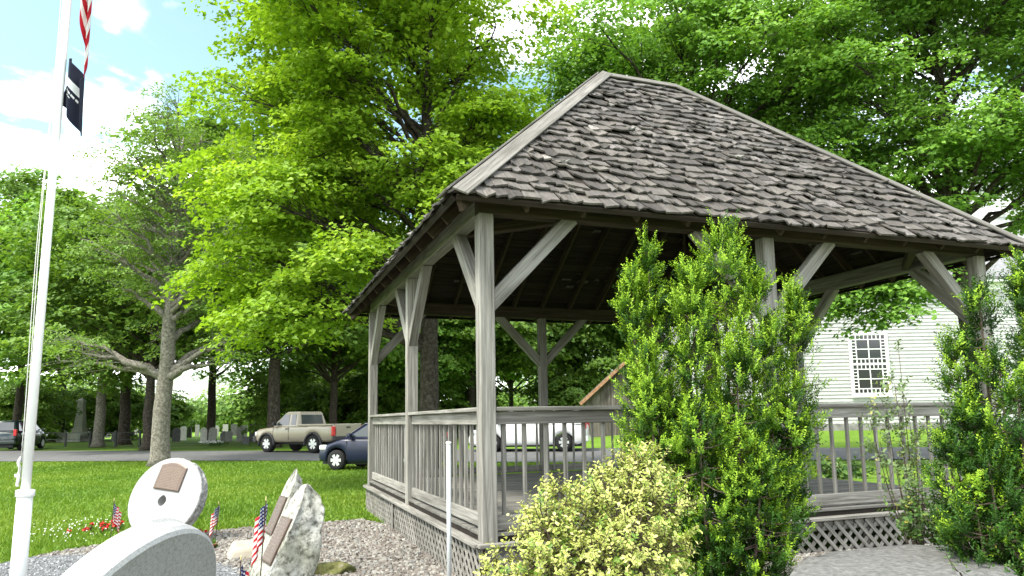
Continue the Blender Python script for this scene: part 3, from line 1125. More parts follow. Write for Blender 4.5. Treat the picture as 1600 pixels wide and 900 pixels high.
def tree_meshes(seed, H, tr, fork, cc, cr3, lobes, sprays, leaves, lsize, lobe_r, spray_r=.6, flat=.6, zmin=-1., lean=(0, 0), shell=.5, extra=(), bare=0, tip_r=.012, limbf=1.):
    """trunk with limbs and a crown of leaf sprays.  cc crown centre, cr3 crown radii (metres, tree space)"""
    rng = np.random.default_rng(seed)
    wood, crown = MB(), MB()
    top = np.array([cc[0] + lean[0], cc[1] + lean[1], H * .86])
    n = 14
    tz = np.linspace(0, 1, n)
    tp = bez(np.zeros(3), np.array([0, 0, H * .45]), top, n)
    tp[1:, :2] += np.cumsum(rng.normal(0, tr * .12, (n - 1, 2)), 0)
    rad = tr * np.clip(1 - tz, 0, 1)**.8 * .92 + .02
    rad[0] *= 1.45
    if len(tp) > 2:
        tp = np.insert(tp, 1, tp[0] * .7 + tp[1] * .3, 0)
        rad = np.insert(rad, 1, tr * 1.02)
    tube(wood, tp, rad, 12)
    # lobes
    L = []
    tries = 0
    mind = lobe_r * .85
    while len(L) < lobes and tries < 8000:
        tries += 1
        d = unit(rng.normal(size=3))
        if d[2] < zmin: continue
        r = rng.uniform(shell, 1)
        p = np.array(cc) + d * np.array(cr3) * r * (1 + .12 * math.sin(3 * d[0] + 5 * d[2] + seed))
        if all(np.linalg.norm((p - q) * [1, 1, 1.5]) > mind for q in L): L.append(p)
        elif tries % 400 == 0: mind *= .93
    L += [np.array(e, float) for e in extra]
    allc, alln, alls, alla = [], [], [], []
    for li, p in enumerate(L):
        hd = np.hypot(p[0], p[1])
        hz = np.clip(p[2] - hd * rng.uniform(.45, .8), fork, H * .8)
        k = np.searchsorted(tp[:, 2], hz)
        k = min(max(k, 1), len(tp) - 1)
        f = (hz - tp[k - 1, 2]) / (tp[k, 2] - tp[k - 1, 2] + 1e-9)
        s = tp[k - 1] * (1 - f) + tp[k] * f
        r0 = (rad[k - 1] * (1 - f) + rad[k] * f) * rng.uniform(.32, .5) * limbf
        midp = (s + p) / 2 + np.array([0, 0, .12 * np.linalg.norm(p - s)]) + rng.normal(0, .15, 3)
        path = bez(s, midp, p, 9)
        path[1:-1] += rng.normal(0, .05, (7, 3))
        tube(wood, path, np.linspace(max(r0, tip_r * 2.5), tip_r * 1.6, 9), 6, cap=False)
        lr = lobe_r * rng.uniform(.7, 1.2)
        outd = unit([p[0] - cc[0] + 1e-3, p[1] - cc[1], 0])
        ns = int(sprays * rng.uniform(.75, 1.25))
        for q in range(ns):
            o = unit(rng.normal(size=3)) * rng.uniform(.25, 1)**.6 * lr * np.array([1, 1, flat])
            c = p + o
            st = path[rng.integers(4, 9)]
            tw = bez(st, (st + c) / 2 + [0, 0, .1], c, 4)
            tube(wood, tw, np.linspace(tip_r * 1.2, tip_r * .4, 4), 3, cap=False)
            if rng.uniform() < bare: continue
            nl = int(leaves * rng.uniform(.6, 1.3))
            sr_ = spray_r * rng.uniform(.7, 1.25)
            rr = sr_ * np.sqrt(rng.uniform(0, 1, nl))
            aa = rng.uniform(0, 2 * PI, nl)
            od = unit(o * [1, 1, .3] + outd * .4 * lr + 1e-4)
            xx = rr * np.cos(aa)
            yy = rr * np.sin(aa)
            zz = rng.normal(0, .10 * sr_ + .02, nl) - .28 * (rr / sr_)**2 * sr_
            tl = np.array([-od[1], od[0], 0])
            tl = tl / (np.linalg.norm(tl) + 1e-9)
            oh = np.array([tl[1], -tl[0], 0])
            P = c + xx[:, None] * 1.15 * oh + yy[:, None] * .85 * tl + np.outer(zz - .25 * xx, [0, 0, 1])
            N = np.array([0, 0, 1.]) + .55 * od + rng.normal(0, .42, (nl, 3))
            allc.append(P)
            alln.append(N)
            alls.append(lsize * rng.uniform(.65, 1.3, nl))
            base = rng.normal(.5, .14)
            alla.append(np.clip(base + rng.normal(0, .16, nl), 0, 1))
    leaf_quads(crown, np.concatenate(allc), np.concatenate(alln), np.concatenate(alls), rng, np.concatenate(alla))
    return wood.mesh('trunk', True), crown.mesh('crown')


def tree(name, meshes, mats, loc, label, rz=0, scale=1, group=None, cat='tree'):
    t = thing(name, label, cat, loc, rz, group, scale=scale)
    a = link('trunk', meshes[0], mats[0], t)
    b = link('crown', meshes[1], mats[1], t)
    for o, m in ((a, mats[0]), (b, mats[1])):
        if o.data.materials[0] != m:
            o.material_slots[0].link = 'OBJECT'
            o.material_slots[0].material = m
    return t


def ground_at(u, Yd):
    p = at(u, 660, Yd)
    return np.array([p[0], Yd, float(gz(p[0], Yd))])


# the big maple behind the gazebo
loc = ground_at(672, 17.5)
ms = tree_meshes(101, 17, .26, 3.2, (-.7, 0, 9.2), (4.3, 4.0, 6.4), 66, 19, 105, .122, 1.35, .62, .55, -.75, (.6, 0), .45,
                 extra=[(-3.6, -1.2, 4.6), (-4.2, -.4, 5.6), (-3.2, -1.6, 3.9), (-2.2, -1.8, 4.2), (-4.4, .3, 7.4), (-1.6, -2.2, 5.2), (-4.6, -.5, 4.9)])
tree('maple_tree', ms, (M_BARKD, M_MAPLE), loc, 'tall bright green maple rising just left of the gazebo roof')
# maples to the right behind the roof
ms = tree_meshes(103, 17.5, .3, 5, (0, 0, 10.6), (5.6, 4.6, 6.2), 76, 16, 95, .13, 1.45, .66, .55, -.8, (0, 0), .4,
                 extra=[(2.0, -1.2, 4.9), (2.8, -1.0, 5.1)])
tree('maple_tree', ms, (M_BARKD, M_MAPLE2), ground_at(1112, 21.5), 'broad dark green maple directly behind the gazebo ridge')
ms = tree_meshes(107, 18, .32, 5, (-.4, 0, 11.2), (6.0, 4.6, 6.6), 80, 16, 95, .13, 1.5, .66, .55, -.8, (0, 0), .4,
                 extra=[(-4.4, -1.5, 5.0), (-3.6, -1.6, 4.7), (-5.2, -1.2, 5.4), (-2.6, -1.4, 5.3), (-3.2, -1.7, 4.3), (1.0, -2.4, 6.4)])
tree('maple_tree', ms, (M_BARKD, M_MAPLE2), ground_at(1535, 20.5), 'dark green maple at the right edge with a low branch before the church')
# thin-leaved tree on the lawn beside the road
b0 = pg(250, 728)
ms = tree_meshes(111, 14.2, .33, 3.1, (.3, 0, 8.6), (3.5, 3.0, 5.2), 60, 15, 46, .10, 1.2, .5, .8, -.9, (.3, 0), .3,
                 extra=[(-3.6, 0, 4.6), (2.4, -.5, 4.3), (-2.6, -.6, 4.0), (-3.9, .2, 3.8), (1.9, 0, 3.6)], bare=.2, tip_r=.014, limbf=1.5)
tree('lawn_tree', ms, (M_BARK, M_SPARSE), b0, 'sparse leaved tree with pale grey trunk on the lawn before the road')

# background trees, four shapes shared by the copies
BGV = [tree_meshes(200 + k, H, .27, 3.6, (0, 0, H * .61), (rx, rx, H * .40), 46, 13, 56, .25, 2.0, .95, .6, -.8, (0, 0), .35)
       for k, (H, rx) in enumerate(((15, 5.4), (13, 5.8), (17, 5.0), (11, 4.6)))]
BG = [  # px of trunk, distance, variant, scale, rz, bark, leaf, label
    (231, 37, 1, 1.02, .3, M_BARKD, M_BGLEAF, 'tree with thick dark trunk just behind the pale lawn tree'),
    (427, 38, 0, 1.3, 1.9, M_BARKD, M_BGLEAF, 'tree with thick dark trunk standing over the tan pickup'),
    (155, 44, 1, 1.2, 2.2, M_BARK, M_MAPLE2, 'tree with pale twisted trunk beside the cemetery obelisk'),
    (195, 49, 3, 1.45, .7, M_BARKD, M_BGLEAF, 'slim dark trunked tree right of the pale twisted trunk'),
    (28, 50, 2, 1.12, 4.1, M_BARKD, M_BGLEAF, 'tall dark tree at the left edge behind the flagpole'),
    (-60, 44, 0, 1.05, 5.1, M_BARKD, M_BGLEAF, 'dark tree cut by the left edge of the picture'),
    (90, 62, 1, 1.75, 1.1, M_BARKD, M_MAPLE2, 'rounded tree far back between the flagpole and the obelisk'),
    (330, 55, 0, 1.3, 3.3, M_BARKD, M_MAPLE2, 'rounded tree beyond the gravestones left of the pickup'),
    (520, 44, 1, 1.0, .2, M_BARKD, M_BGLEAF, 'dark tree behind the tailgate of the tan pickup'),
    (575, 62, 3, 1.3, 2.6, M_BARKD, M_MAPLE2, 'tree behind the left corner post of the gazebo'),
    (735, 52, 3, 1.25, 5.5, M_BARKD, M_BGLEAF, 'tree seen through the gazebo behind the near corner post'),
    (800, 72, 1, 1.1, 4.4, M_BARKD, M_MAPLE2, 'distant tree seen through the middle of the gazebo'),
    (905, 60, 3, 1.35, 1.3, M_BARKD, M_BGLEAF, 'tree behind the weathered barn'),
    (1010, 66, 1, 1.2, .9, M_BARKD, M_MAPLE2, 'tree behind the tall yew and the barn gable'),
    (650, 50, 3, 1.0, 3.9, M_BARKD, M_MAPLE2, 'low tree behind the maple trunk'),
    (1240, 62, 0, 1.3, 2.0, M_BARKD, M_BGLEAF, 'tree rising behind the white church'),
]
for u, Yd, k, sc, rz, bk, lf, lab in BG:
    tree('background_tree', BGV[k], (bk, lf), ground_at(u, Yd), lab, rz, sc, 'trees beyond the road')


# dark bushes under the trees beyond the cemetery
bush = tree_meshes(230, 4.2, .07, .5, (0, 0, 2.0), (2.9, 2.4, 1.9), 26, 9, 60, .2, 1.1, .6, .7, -.9, (0, 0), .3)
for u, Yd, sc, rz, lab in ((30, 58, 1.2, .2, 'dark bush behind the car at the left edge'), (84, 66, 1.3, 1.7, 'dark bush behind the flagpole and the tomb block'),
                           (182, 64, 1.2, 3.0, 'dark bush just right of the pale twisted trunk'), (262, 72, 1.1, 4.1, 'bush behind the pale lawn tree beyond the gravestones'),
                           (455, 52, 1.3, 5.0, 'dark bush behind the cab of the tan pickup'), (540, 54, 1.4, .9, 'dark bush behind the tailgate of the tan pickup'),
                           (610, 50, 1.3, 2.3, 'dark bush between the left posts of the gazebo'), (720, 58, 1.4, 3.6, 'bush seen left of the near corner post'),
                           (880, 56, 1.3, 1.2, 'bush left of the weathered barn')):
    tree('background_bush', bush, (M_BARKD, M_BGLEAF), ground_at(u, Yd), lab, rz, sc, 'bushes beyond the road', 'bush')


# far wooded edge closing the view
rng = np.random.default_rng(31)
mb = MB()
Pc, Nn, Ss, Aa = [], [], [], []
for k in range(420):
    x = rng.uniform(-120, 120)
    y = 118 + rng.uniform(0, 26)
    hh = rng.uniform(7, 14) * (.8 + .25 * math.sin(x * .13))
    c = np.array([x, y, .3])
    m = 240
    d = rng.normal(size=(m, 3))
    d /= np.linalg.norm(d, axis=1, keepdims=True)
    Pc.append(c + [0, 0, hh * .48] + d * [4.5, 4.5, hh * .5] * rng.uniform(.6, 1.05, (m, 1)))
    Nn.append(d + [0, -.2, .7])
    Ss.append(rng.uniform(.4, .95, m))
    Aa.append(np.clip(rng.normal(.5, .1) + rng.normal(0, .2, m), 0, 1))
leaf_quads(mb, np.concatenate(Pc), np.concatenate(Nn), np.concatenate(Ss), rng, np.concatenate(Aa))
tag(mb.obj('far_wood', M_BGLEAF), 'far wooded edge beyond the cemetery', 'wood', kind='stuff')


# ------------------------------------------------------------------ shrubs
def yew(name, label, leaders, Yd, seed, shoots, newf=1.):
    """leaders: (px, top py, radius m, depth offset) upright columns that make the shrub; shoots per metre of leader"""
    rng = np.random.default_rng(seed)
    gx = np.mean([at(u, 700, Yd)[0] for u, *_ in leaders])
    base = np.array([gx, Yd, float(gz(gx, Yd))])
    t = thing(name, label, 'shrub', base)
    wood, nee = MB(), MB()
    for li, (u, v, rad, dy, zlo) in enumerate(leaders):
        tip = at(u, v, Yd + dy) - base
        foot = np.array([tip[0] * .45, dy * .5, 0.])
        path = bez(foot, np.array([tip[0] * .95, dy, tip[2] * .35]), tip, 12)
        tube(wood, path, np.linspace(.024, .004, 12), 6, cap=False)
        n = int(shoots / 5 * (tip[2] - zlo))
        for s in range(n):
            f = zlo / tip[2] + (1 - zlo / tip[2]) * rng.uniform(0, 1)**.85
            if s < 4: f = .985 - .02 * s
            k = f * 11
            i0 = min(int(k), 10)
            c = path[i0] * (1 - k + i0) + path[i0 + 1] * (k - i0)
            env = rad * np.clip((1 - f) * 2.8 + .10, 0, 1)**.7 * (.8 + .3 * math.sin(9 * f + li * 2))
            az = rng.uniform(0, 2 * PI)
            rr = env * rng.uniform(.15, 1.0)**.5
            out = np.array([math.cos(az), math.sin(az), 0])
            p = c + out * rr + [0, 0, rng.normal(0, .03)]
            outer = rr / (env + 1e-6)
            d0 = unit(out * rng.uniform(.35, .95) * (1 if f < .93 else .3) + [0, 0, rng.uniform(.5, 1.1)] + rng.normal(0, .15, 3))
            new = rng.uniform() < (.2 + .75 * f) * (outer > .55) * newf
            for e in range(rng.integers(4, 7)):
                fan = rng.normal(0, .34, 3)
                d = unit(d0 + fan)
                p_ = p + d0 * rng.uniform(-.06, .05) + fan * .02
                ln = rng.uniform(.07, .135) * (1.3 if f > .85 else 1)
                m = int(16 * ln / .1)
                q = np.linspace(0, 1, m)
                ctr = p_ + q[:, None] * d * ln + np.outer(q**2, [0, 0, .02])
                side = np.where(np.arange(m) % 2 == 0, 1., -1.)
                sv = unit(np.cross(d, rng.normal(size=3)))
                sv2 = np.cross(d, sv)
                ang = rng.normal(0, .75, m)
                nd_ = side[:, None] * (np.cos(ang)[:, None] * sv + np.sin(ang)[:, None] * sv2) + d * .55 + [0, 0, .12]
                nd_ /= np.linalg.norm(nd_, axis=1, keepdims=True)
                L = .034 * (1 - .35 * q) * rng.uniform(.8, 1.2, m)
                wv = np.cross(nd_, d + rng.normal(0, .3, (m, 3)))
                wv /= np.linalg.norm(wv, axis=1, keepdims=True) + 1e-9
                wn = .005
                V = np.stack([ctr - wv * wn, ctr + nd_ * L[:, None] * .55 - wv * wn * 1.1, ctr + nd_ * L[:, None], ctr + nd_ * L[:, None] * .55 + wv * wn * 1.1], 1)
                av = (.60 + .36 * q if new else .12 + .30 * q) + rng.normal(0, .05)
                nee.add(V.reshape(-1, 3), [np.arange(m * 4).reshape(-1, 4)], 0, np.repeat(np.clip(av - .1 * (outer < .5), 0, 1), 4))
            d, ln = d0, .05
            if s % 2 == 0: tube(wood, np.array([c, (c + p) / 2 + [0, 0, -.01], p + d * ln * .5]), [.006, .005, .002], 4, cap=False)
    wood.obj('stems', M_STEM, t, True)
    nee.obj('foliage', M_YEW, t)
    return t


yew('yew_shrub', 'tall bright green yew before the middle front post of the gazebo',
    [(1128, 352, .30, 0, .1), (1012, 398, .22, .05, .9), (1078, 430, .30, -.15, .1), (1172, 440, .30, -.1, .1), (1240, 462, .20, .1, .9), (985, 440, .20, .0, .9), (1040, 470, .28, .15, .2),
     (1205, 520, .28, -.1, .1), (1010, 560, .26, -.2, .35), (1150, 560, .32, -.3, .1), (1090, 640, .34, -.35, .05), (1185, 690, .30, -.35, .05), (1235, 610, .18, -.15, .6), (1045, 600, .30, -.1, .1)],
    5.75, 41, 430)
yew('yew_shrub', 'dark green yew with loose upright stems at the right edge',
    [(1528, 452, .22, 0, .2), (1592, 440, .2, .2, .4), (1490, 540, .2, -.05, .4), (1560, 560, .28, -.2, .1), (1620, 500, .3, -.1, .1), (1510, 640, .28, -.25, .1),
     (1590, 620, .32, -.4, .1), (1545, 720, .34, -.45, .05), (1640, 560, .34, -.2, .1), (1480, 690, .2, -.2, .2), (1640, 680, .34, -.5, .05), (1600, 410, .12, .3, .8), (1585, 800, .3, -.45, 0), (1525, 790, .26, -.4, 0), (1640, 810, .3, -.6, 0)],
    5.35, 43, 330, .45)


def leafy(name, label, lobes, Yd, seed, sprigs, lsize, mat, vari=True, base_u=None, per=9, stem_r=.006, main_r=.016):
    """rounded shrub of small leaves on sprigs; lobes: (px, py, radius m, depth offset)"""
    rng = np.random.default_rng(seed)
    gx = at(base_u or np.mean([l[0] for l in lobes]), 700, Yd)[0]
    base = np.array([gx, Yd, float(gz(gx, Yd))])
    t = thing(name, label, 'shrub', base)
    wood, lv = MB(), MB()
    for (u, v, rad, dy) in lobes:
        c = at(u, v, Yd + dy) - base
        tube(wood, bez(np.array([0, 0, 0.]), np.array([c[0] * .6, c[1] * .5, max(c[2] * .3, .02)]), c, 7), np.linspace(main_r, main_r * .35, 7), 5, cap=False)
        n = int(sprigs * (rad / .3)**2)
        for s in range(n):
            d = unit(rng.normal(size=3) * [1, 1, .9])
            p = c + d * rad * rng.uniform(.45, 1.05) * (1 + .15 * math.sin(7 * d[0] + 6 * d[2]))
            if p[2] < .02: continue
            g = unit(d * .7 + [0, 0, .75] + rng.normal(0, .3, 3))
            ln = rng.uniform(.06, .13) * (lsize / .035)**.5
            if s % 2 == 0: tube(wood, np.array([p - d * rad * .4, p, p + g * ln]), [stem_r * .7, stem_r * .5, stem_r * .25], 4, cap=False)
            m = per
            q = np.linspace(.1, 1, m)
            pc = p + q[:, None] * g * ln
            sv = unit(np.cross(g, rng.normal(size=3)))
            sv2 = np.cross(g, sv)
            an = np.arange(m) * 2.4 + rng.uniform(0, 6)
            dirs = np.cos(an)[:, None] * sv + np.sin(an)[:, None] * sv2 + g * .5 + rng.normal(0, .15, (m, 3))
            dirs /= np.linalg.norm(dirs, axis=1, keepdims=True)
            nrm = np.cross(dirs, np.cross(g + [0, 0, .4], dirs)) + rng.normal(0, .2, (m, 3))
            nrm /= np.linalg.norm(nrm, axis=1, keepdims=True) + 1e-9
            wv = np.cross(dirs, nrm)
            sz = (lsize * rng.uniform(.7, 1.25, m))[:, None]
            tip = pc + dirs * sz
            mid = pc + dirs * sz * .5
            V = np.stack([mid - nrm * sz * .06, pc, mid - wv * sz * .28 - dirs * sz * .1, mid - wv * sz * .26 + dirs * sz * .2, tip - nrm * sz * .1,
                          mid + wv * sz * .26 + dirs * sz * .2, mid + wv * sz * .28 - dirs * sz * .1], 1)
            k = (np.arange(m) * 7)[:, None]
            Fs = np.stack([np.concatenate([k, k + 1 + e, k + 1 + (e + 1) % 6], 1) for e in range(6)], 1).reshape(-1, 3)
            if vari:
                e_ = np.clip(rng.normal(.78, .14, m), .3, 1)[:, None]
                if rng.uniform() < .12: e_ *= .45
                a = np.concatenate([np.clip(e_ - .5, 0.05, .5), np.repeat(e_, 6, 1)], 1)
            else:
                a = np.repeat(np.clip(rng.normal(.45, .2, m), 0, 1)[:, None], 7, 1)
                if rng.uniform() < .03: a = a * 0 + .97
            lv.add(V.reshape(-1, 3), [Fs], 0, a.ravel())
    wood.obj('stems', M_STEM, t, True)
    lv.obj('foliage', mat, t)
    return t


leafy('euonymus_shrub', 'rounded cream and green variegated shrub before the near corner of the gazebo',
      [(1000, 760, .20, .1), (960, 800, .24, 0), (1030, 790, .19, 0), (905, 830, .22, -.05), (855, 830, .17, -.1), (868, 790, .11, 0), (835, 820, .10, .05), (990, 860, .26, -.15),
       (920, 885, .22, -.2), (850, 880, .17, -.15), (1030, 870, .17, -.1), (880, 772, .07, .05), (1005, 725, .11, .1), (940, 780, .16, .1), (960, 930, .3, -.2), (860, 940, .22, -.2)],
      4.35, 51, 300, .027, M_EUON, base_u=945)
leafy('euonymus_sprout', 'small pale yellow variegated sprout at the foot of the gazebo corner',
      [(775, 885, .06, 0), (790, 905, .07, -.03), (770, 915, .07, 0)], 4.6, 53, 330, .030, M_EUON, base_u=782)
leafy('straggly_shrub', 'thin straggly grey green sapling before the right front railing',
      [(1405, 555, .06, 0), (1398, 600, .11, 0), (1385, 650, .15, .05), (1420, 640, .13, 0), (1430, 690, .17, 0), (1400, 720, .19, -.05), (1375, 690, .13, .1), (1440, 740, .17, -.1), (1360, 655, .09, .05), (1415, 770, .16, -.1)],
      6.3, 57, 85, .036, m_leaf('sapling_leaves', [(0, (.09, .15, .06)), (.5, (.15, .22, .09)), (.9, (.22, .30, .13)), (1, (.36, .34, .10))], .3, .4), False, base_u=1425, per=7, stem_r=.003, main_r=.007)
leafy('mixed_shrub', 'low dark green shrub with yellow leaves behind the stone slab',
      [(1450, 800, .17, 0), (1420, 815, .12, -.05), (1490, 790, .18, 0), (1480, 835, .15, -.1), (1440, 840, .10, -.1)], 5.95, 59, 150, .040, M_SHRUB, False, base_u=1460, per=7)
leafy('ground_ivy', 'bright green ground plant at the right end of the stone slab',
      [(1580, 858, .10, 0), (1600, 885, .12, -.1), (1545, 850, .07, .1), (1500, 895, .05, -.5)], 4.9, 61, 160, .026, M_SHRUB, False, base_u=1580, per=7)
leafy('hosta_plant', 'dark broad leaved plant on the lawn seen behind the right railing',
      [(1290, 735, .30, 0), (1320, 738, .26, .2), (1345, 742, .2, .1)], 17., 63, 40, .13, M_SHRUB, False, base_u=1310, per=7)


# ------------------------------------------------------------------ memorial circle
def uv_grid(mb_unused, name, fn, nu, nv, mats, parent=None, th=.0015, flip=False, matfn=None):
    """cloth sheet with thickness; fn(u, v) -> point"""
    us, vs = np.linspace(0, 1, nu + 1), np.linspace(0, 1, nv + 1)
    P = np.array([[fn(u, v) for u in us] for v in vs])
    me = bpy.data.meshes.new(name)
    n = nu + 1
    faces = [(j * n + i, j * n + i + 1, (j + 1) * n + i + 1, (j + 1) * n + i) for j in range(nv) for i in range(nu)]
    me.from_pydata([tuple(p) for p in P.reshape(-1, 3)], [], faces)
    uvl = me.uv_layers.new(name='uv')
    for poly in me.polygons:
        poly.use_smooth = True
        for li in poly.loop_indices:
            vi = me.loops[li].vertex_index
            uvl.data[li].uv = (us[vi % n], vs[vi // n])
        if matfn:
            c = [us[me.loops[li].vertex_index % n] for li in poly.loop_indices], [vs[me.loops[li].vertex_index // n] for li in poly.loop_indices]
            poly.material_index = matfn(np.mean(c[0]), np.mean(c[1]))
    o = link(name, me, mats, parent)
    md = o.modifiers.new('thick', 'SOLIDIFY')
    md.thickness = th
    return o


# flagpole
fp = at(36, 860, 6.1)
FX, FY = fp[0], 6.1
FZ = float(gz(FX, FY))
# the pole leans a touch, as in the photograph
p_top = at(106, 0, 6.1)
p_low = at(40, 765, 6.1)
pdir = (p_top - p_low) / (p_top[2] - p_low[2])
foot = p_low - pdir * (p_low[2] - FZ)
fpole = thing('flagpole', 'white flagpole with a thick lower sleeve standing in the grey gravel', 'flagpole', foot)
mb = MB()
tube(mb, [pdir * z for z in (.9, 3, 5, 7.4)], [.036, .034, .031, .026], 20)
mb.obj('pole', M_WHITE, fpole, True)
zs = p_low[2] - FZ
mb = MB()
tube(mb, [pdir * z for z in (-.05, zs - .06)], [.062, .058], 20)
mb.obj('sleeve', M_WHITE, fpole, True)
mb = MB()
tube(mb, [pdir * z for z in (zs - .06, zs - .055, zs - .005, zs)], [.060, .07, .07, .06], 20)
mb.obj('collar', M_WHITE, fpole, True)
mb = MB()
tube(mb, [pdir * 7.4, pdir * 7.43, pdir * 7.5, pdir * 7.56, pdir * 7.58], [.02, .05, .06, .04, .01], 14)
mb.obj('finial', M_WHITE, fpole, True)
mb = MB()
side = np.array([-1., -.15, 0])
for off in (.052, .066):
    tube(mb, [pdir * z + side * (off + .012 * math.sin(z * 1.7 + off * 40)) for z in np.linspace(zs + .22, 7.35, 22)], .0035, 5)
mb.obj('halyard', M_ROPE, fpole, True)
mb = MB()
box(mb, -.075, -.035, -.012, .012, zs + .10, zs + .13)
tube(mb, [pdir * (zs + z) + side * (.062 + .006 * math.sin(z * 60)) + [0, .012 * math.cos(z * 45), 0] for z in np.linspace(.03, .27, 24)], .012 , 6)
cl = mb.obj('cleat', M_ROPE, fpole, True)
mb = MB()
tube(mb, [pdir * (zs - .13) + np.array([0, -.058, 0]), pdir * (zs - .13) + np.array([0, -.068, 0])], .007, 8)
mb.obj('bolt', M_ALU, fpole)


def pole_pt(z):
    return foot + pdir * (z - FZ)


# limp flags on the pole
z_hi, z_lo = 7.0, 5.62


def us_fn(u, v):
    # hoist edge on the pole (u = 0); the cloth hangs in folds beside it
    z = z_lo + (z_hi - z_lo) * v
    hp = pole_pt(z)
    fold = .05 + .15 * u**.6
    return hp + np.array([fold, .05 * math.sin(u * 10 + 1.2 * v), -1.02 * u + .25 * u * v])


uv_grid(None, 'national_flag', us_fn, 44, 26, M_FLAG)
tag(bpy.data.objects['national_flag'], 'large stars and stripes flag hanging limp at the top of the flagpole', 'flag')
bz_hi, bz_lo = at(112, 85, 6.1)[2], at(104, 160, 6.1)[2]


def bl_fn(u, v):
    z = bz_lo + (bz_hi - bz_lo) * v
    hp = pole_pt(z)
    f = .035 + .17 * u**.8 + .014 * math.sin(u * 8 + 3 * v)
    return hp + np.array([f - .05 * (1 - v) * (1 - u), .05 * math.sin(u * 10 + v * 2) + .02, -.33 * u**1.1 - .03 * math.sin(v * 5) * u])


def bl_mat(u, v):
    if .34 < u < .62 and .56 < v < .70: return 1
    if .30 < u < .60 and .46 < v < .50 and int(u * 40) % 3 != 0: return 1
    if .36 < u < .48 and .39 < v < .43 and int(u * 40) % 3 != 1: return 1
    return 0


o = uv_grid(None, 'black_flag', bl_fn, 60, 50, [M_BLACKF, M_WHITEF], matfn=bl_mat)
tag(o, 'black flag with white emblem and lettering hanging limp under the striped flag', 'flag')


# round stones
def round_stone(name, label, ctr, nrm, rad, th, mats, hole=.0, seed=1, rim_rough=.02):
    rng = np.random.default_rng(seed)
    n = unit(nrm)
    zup = np.array([0, 0, 1.])
    v = unit(zup - n * n[2])
    u = np.cross(v, n)
    u = -u if False else u
    o = thing(name, label, 'monument', (ctr[0], ctr[1], float(gz(ctr[0], ctr[1]))))
    base = np.array(o.location[:])
    c = np.array(ctr) - base
    N = 72
    an = np.arange(N) * 2 * PI / N
    prof = [(rad - .012, th / 2), (rad, th / 2 - .012)] + [(rad, th * q) for q in (.22, 0, -.22)] + [(rad, -th / 2 + .012), (rad - .012, -th / 2)]
    rings = []
    for k, (r, h_) in enumerate(prof):
        rr = r + (rng.normal(0, rim_rough, N) if 1 < k < 5 else 0)
        if 1 < k < 5:
            rr = (rr + np.roll(rr, 1) + np.roll(rr, -1)) / 3
        rings.append(c + (rr * np.cos(an))[:, None] * u + (rr * np.sin(an))[:, None] * v + h_ * n)
    m = len(prof)
    i, j = np.arange(m - 1)[:, None] * N, np.arange(N)[None]
    k2 = (j + 1) % N
    rim = MB()
    rim.add(np.concatenate(rings), [np.stack([i + j, i + k2, i + N + k2, i + N + j], -1).reshape(-1, 4)])
    rim.obj('rim', mats[1], o, False)
    face = MB()
    if hole:
        hp = c - v * .045 - u * .02
        R_ = []
        for sgn in (1, -1):
            R_.append(c + ((rad - .012) * np.cos(an))[:, None] * u + ((rad - .012) * np.sin(an))[:, None] * v + sgn * th / 2 * n)
            hr = hole * (1 + .18 * np.cos(an + PI / 2)**8)
            R_.append(hp + (hr * np.cos(an))[:, None] * u + (hr * np.sin(an))[:, None] * v + sgn * th / 2 * n)
        q = lambda a, b: np.stack([a * N + j[0], a * N + k2[0], b * N + k2[0], b * N + j[0]], -1)
        face.add(np.concatenate(R_), [np.concatenate([q(1, 0), q(2, 3), q(3, 1)])])
    else:
        for sgn in (1, -1):
            ring = c + ((rad - .012) * np.cos(an))[:, None] * u + ((rad - .012) * np.sin(an))[:, None] * v + sgn * th / 2 * n
            face.add(ring, [np.arange(N)[None, ::sgn].copy()])
    face.obj('face', mats[0], o)
    return o, c, u, v, n


def plaque(parent, c, u, v, n, w_, h_, arch=True, rows=13, seed=2):
    """bronze tablet with arched head; c centre on the stone face (thing space)"""
    rng = np.random.default_rng(seed)
    out = [(-w_ / 2, -h_ / 2), (w_ / 2, -h_ / 2), (w_ / 2, h_ * .36)]
    if arch:
        for k in range(1, 12):
            t = k / 12
            out.append((w_ / 2 - w_ * t, h_ * .36 + h_ * .14 * math.sin(PI * t)))
    out.append((-w_ / 2, h_ * .36))
    P = np.array([[a, b] for a, b in out])
    k = len(P)
    mb = MB()
    V = np.concatenate([c + P[:, :1] * u + P[:, 1:] * v, c + P[:, :1] * u + P[:, 1:] * v + n * .016, c + P[:, :1] * .93 * u + P[:, 1:] * .93 * v + n * .022])
    Fs = [[s, (s + 1) % k, k + (s + 1) % k, k + s] for s in range(k)] + [[k + s, k + (s + 1) % k, 2 * k + (s + 1) % k, 2 * k + s] for s in range(k)] + [list(range(2 * k, 3 * k))]
    mb.add(V, Fs)
    p = mb.obj('plaque', M_BRONZE, parent)
    mb = MB()
    for r in range(rows):
        y = h_ * (.30 - .72 * r / (rows - 1))
        lim = w_ * (.30 if r < 2 else .40)
        x = -lim + (0 if r < 2 else rng.uniform(0, .02))
        while x < lim:
            wd = rng.uniform(.012, .03) * w_ / .3
            if abs(x + wd / 2) > .02 * w_ or r < 3:
                V = boxv(x, min(x + wd, lim), y - h_ * .011, y + h_ * .011, .022, .0245)
                mb.add(c + V[:, :1] * u + V[:, 1:2] * v + V[:, 2:] * n, BOXF)
            x += wd + .008
    mb.obj('lettering', M_BRONZEL, p)
    return p


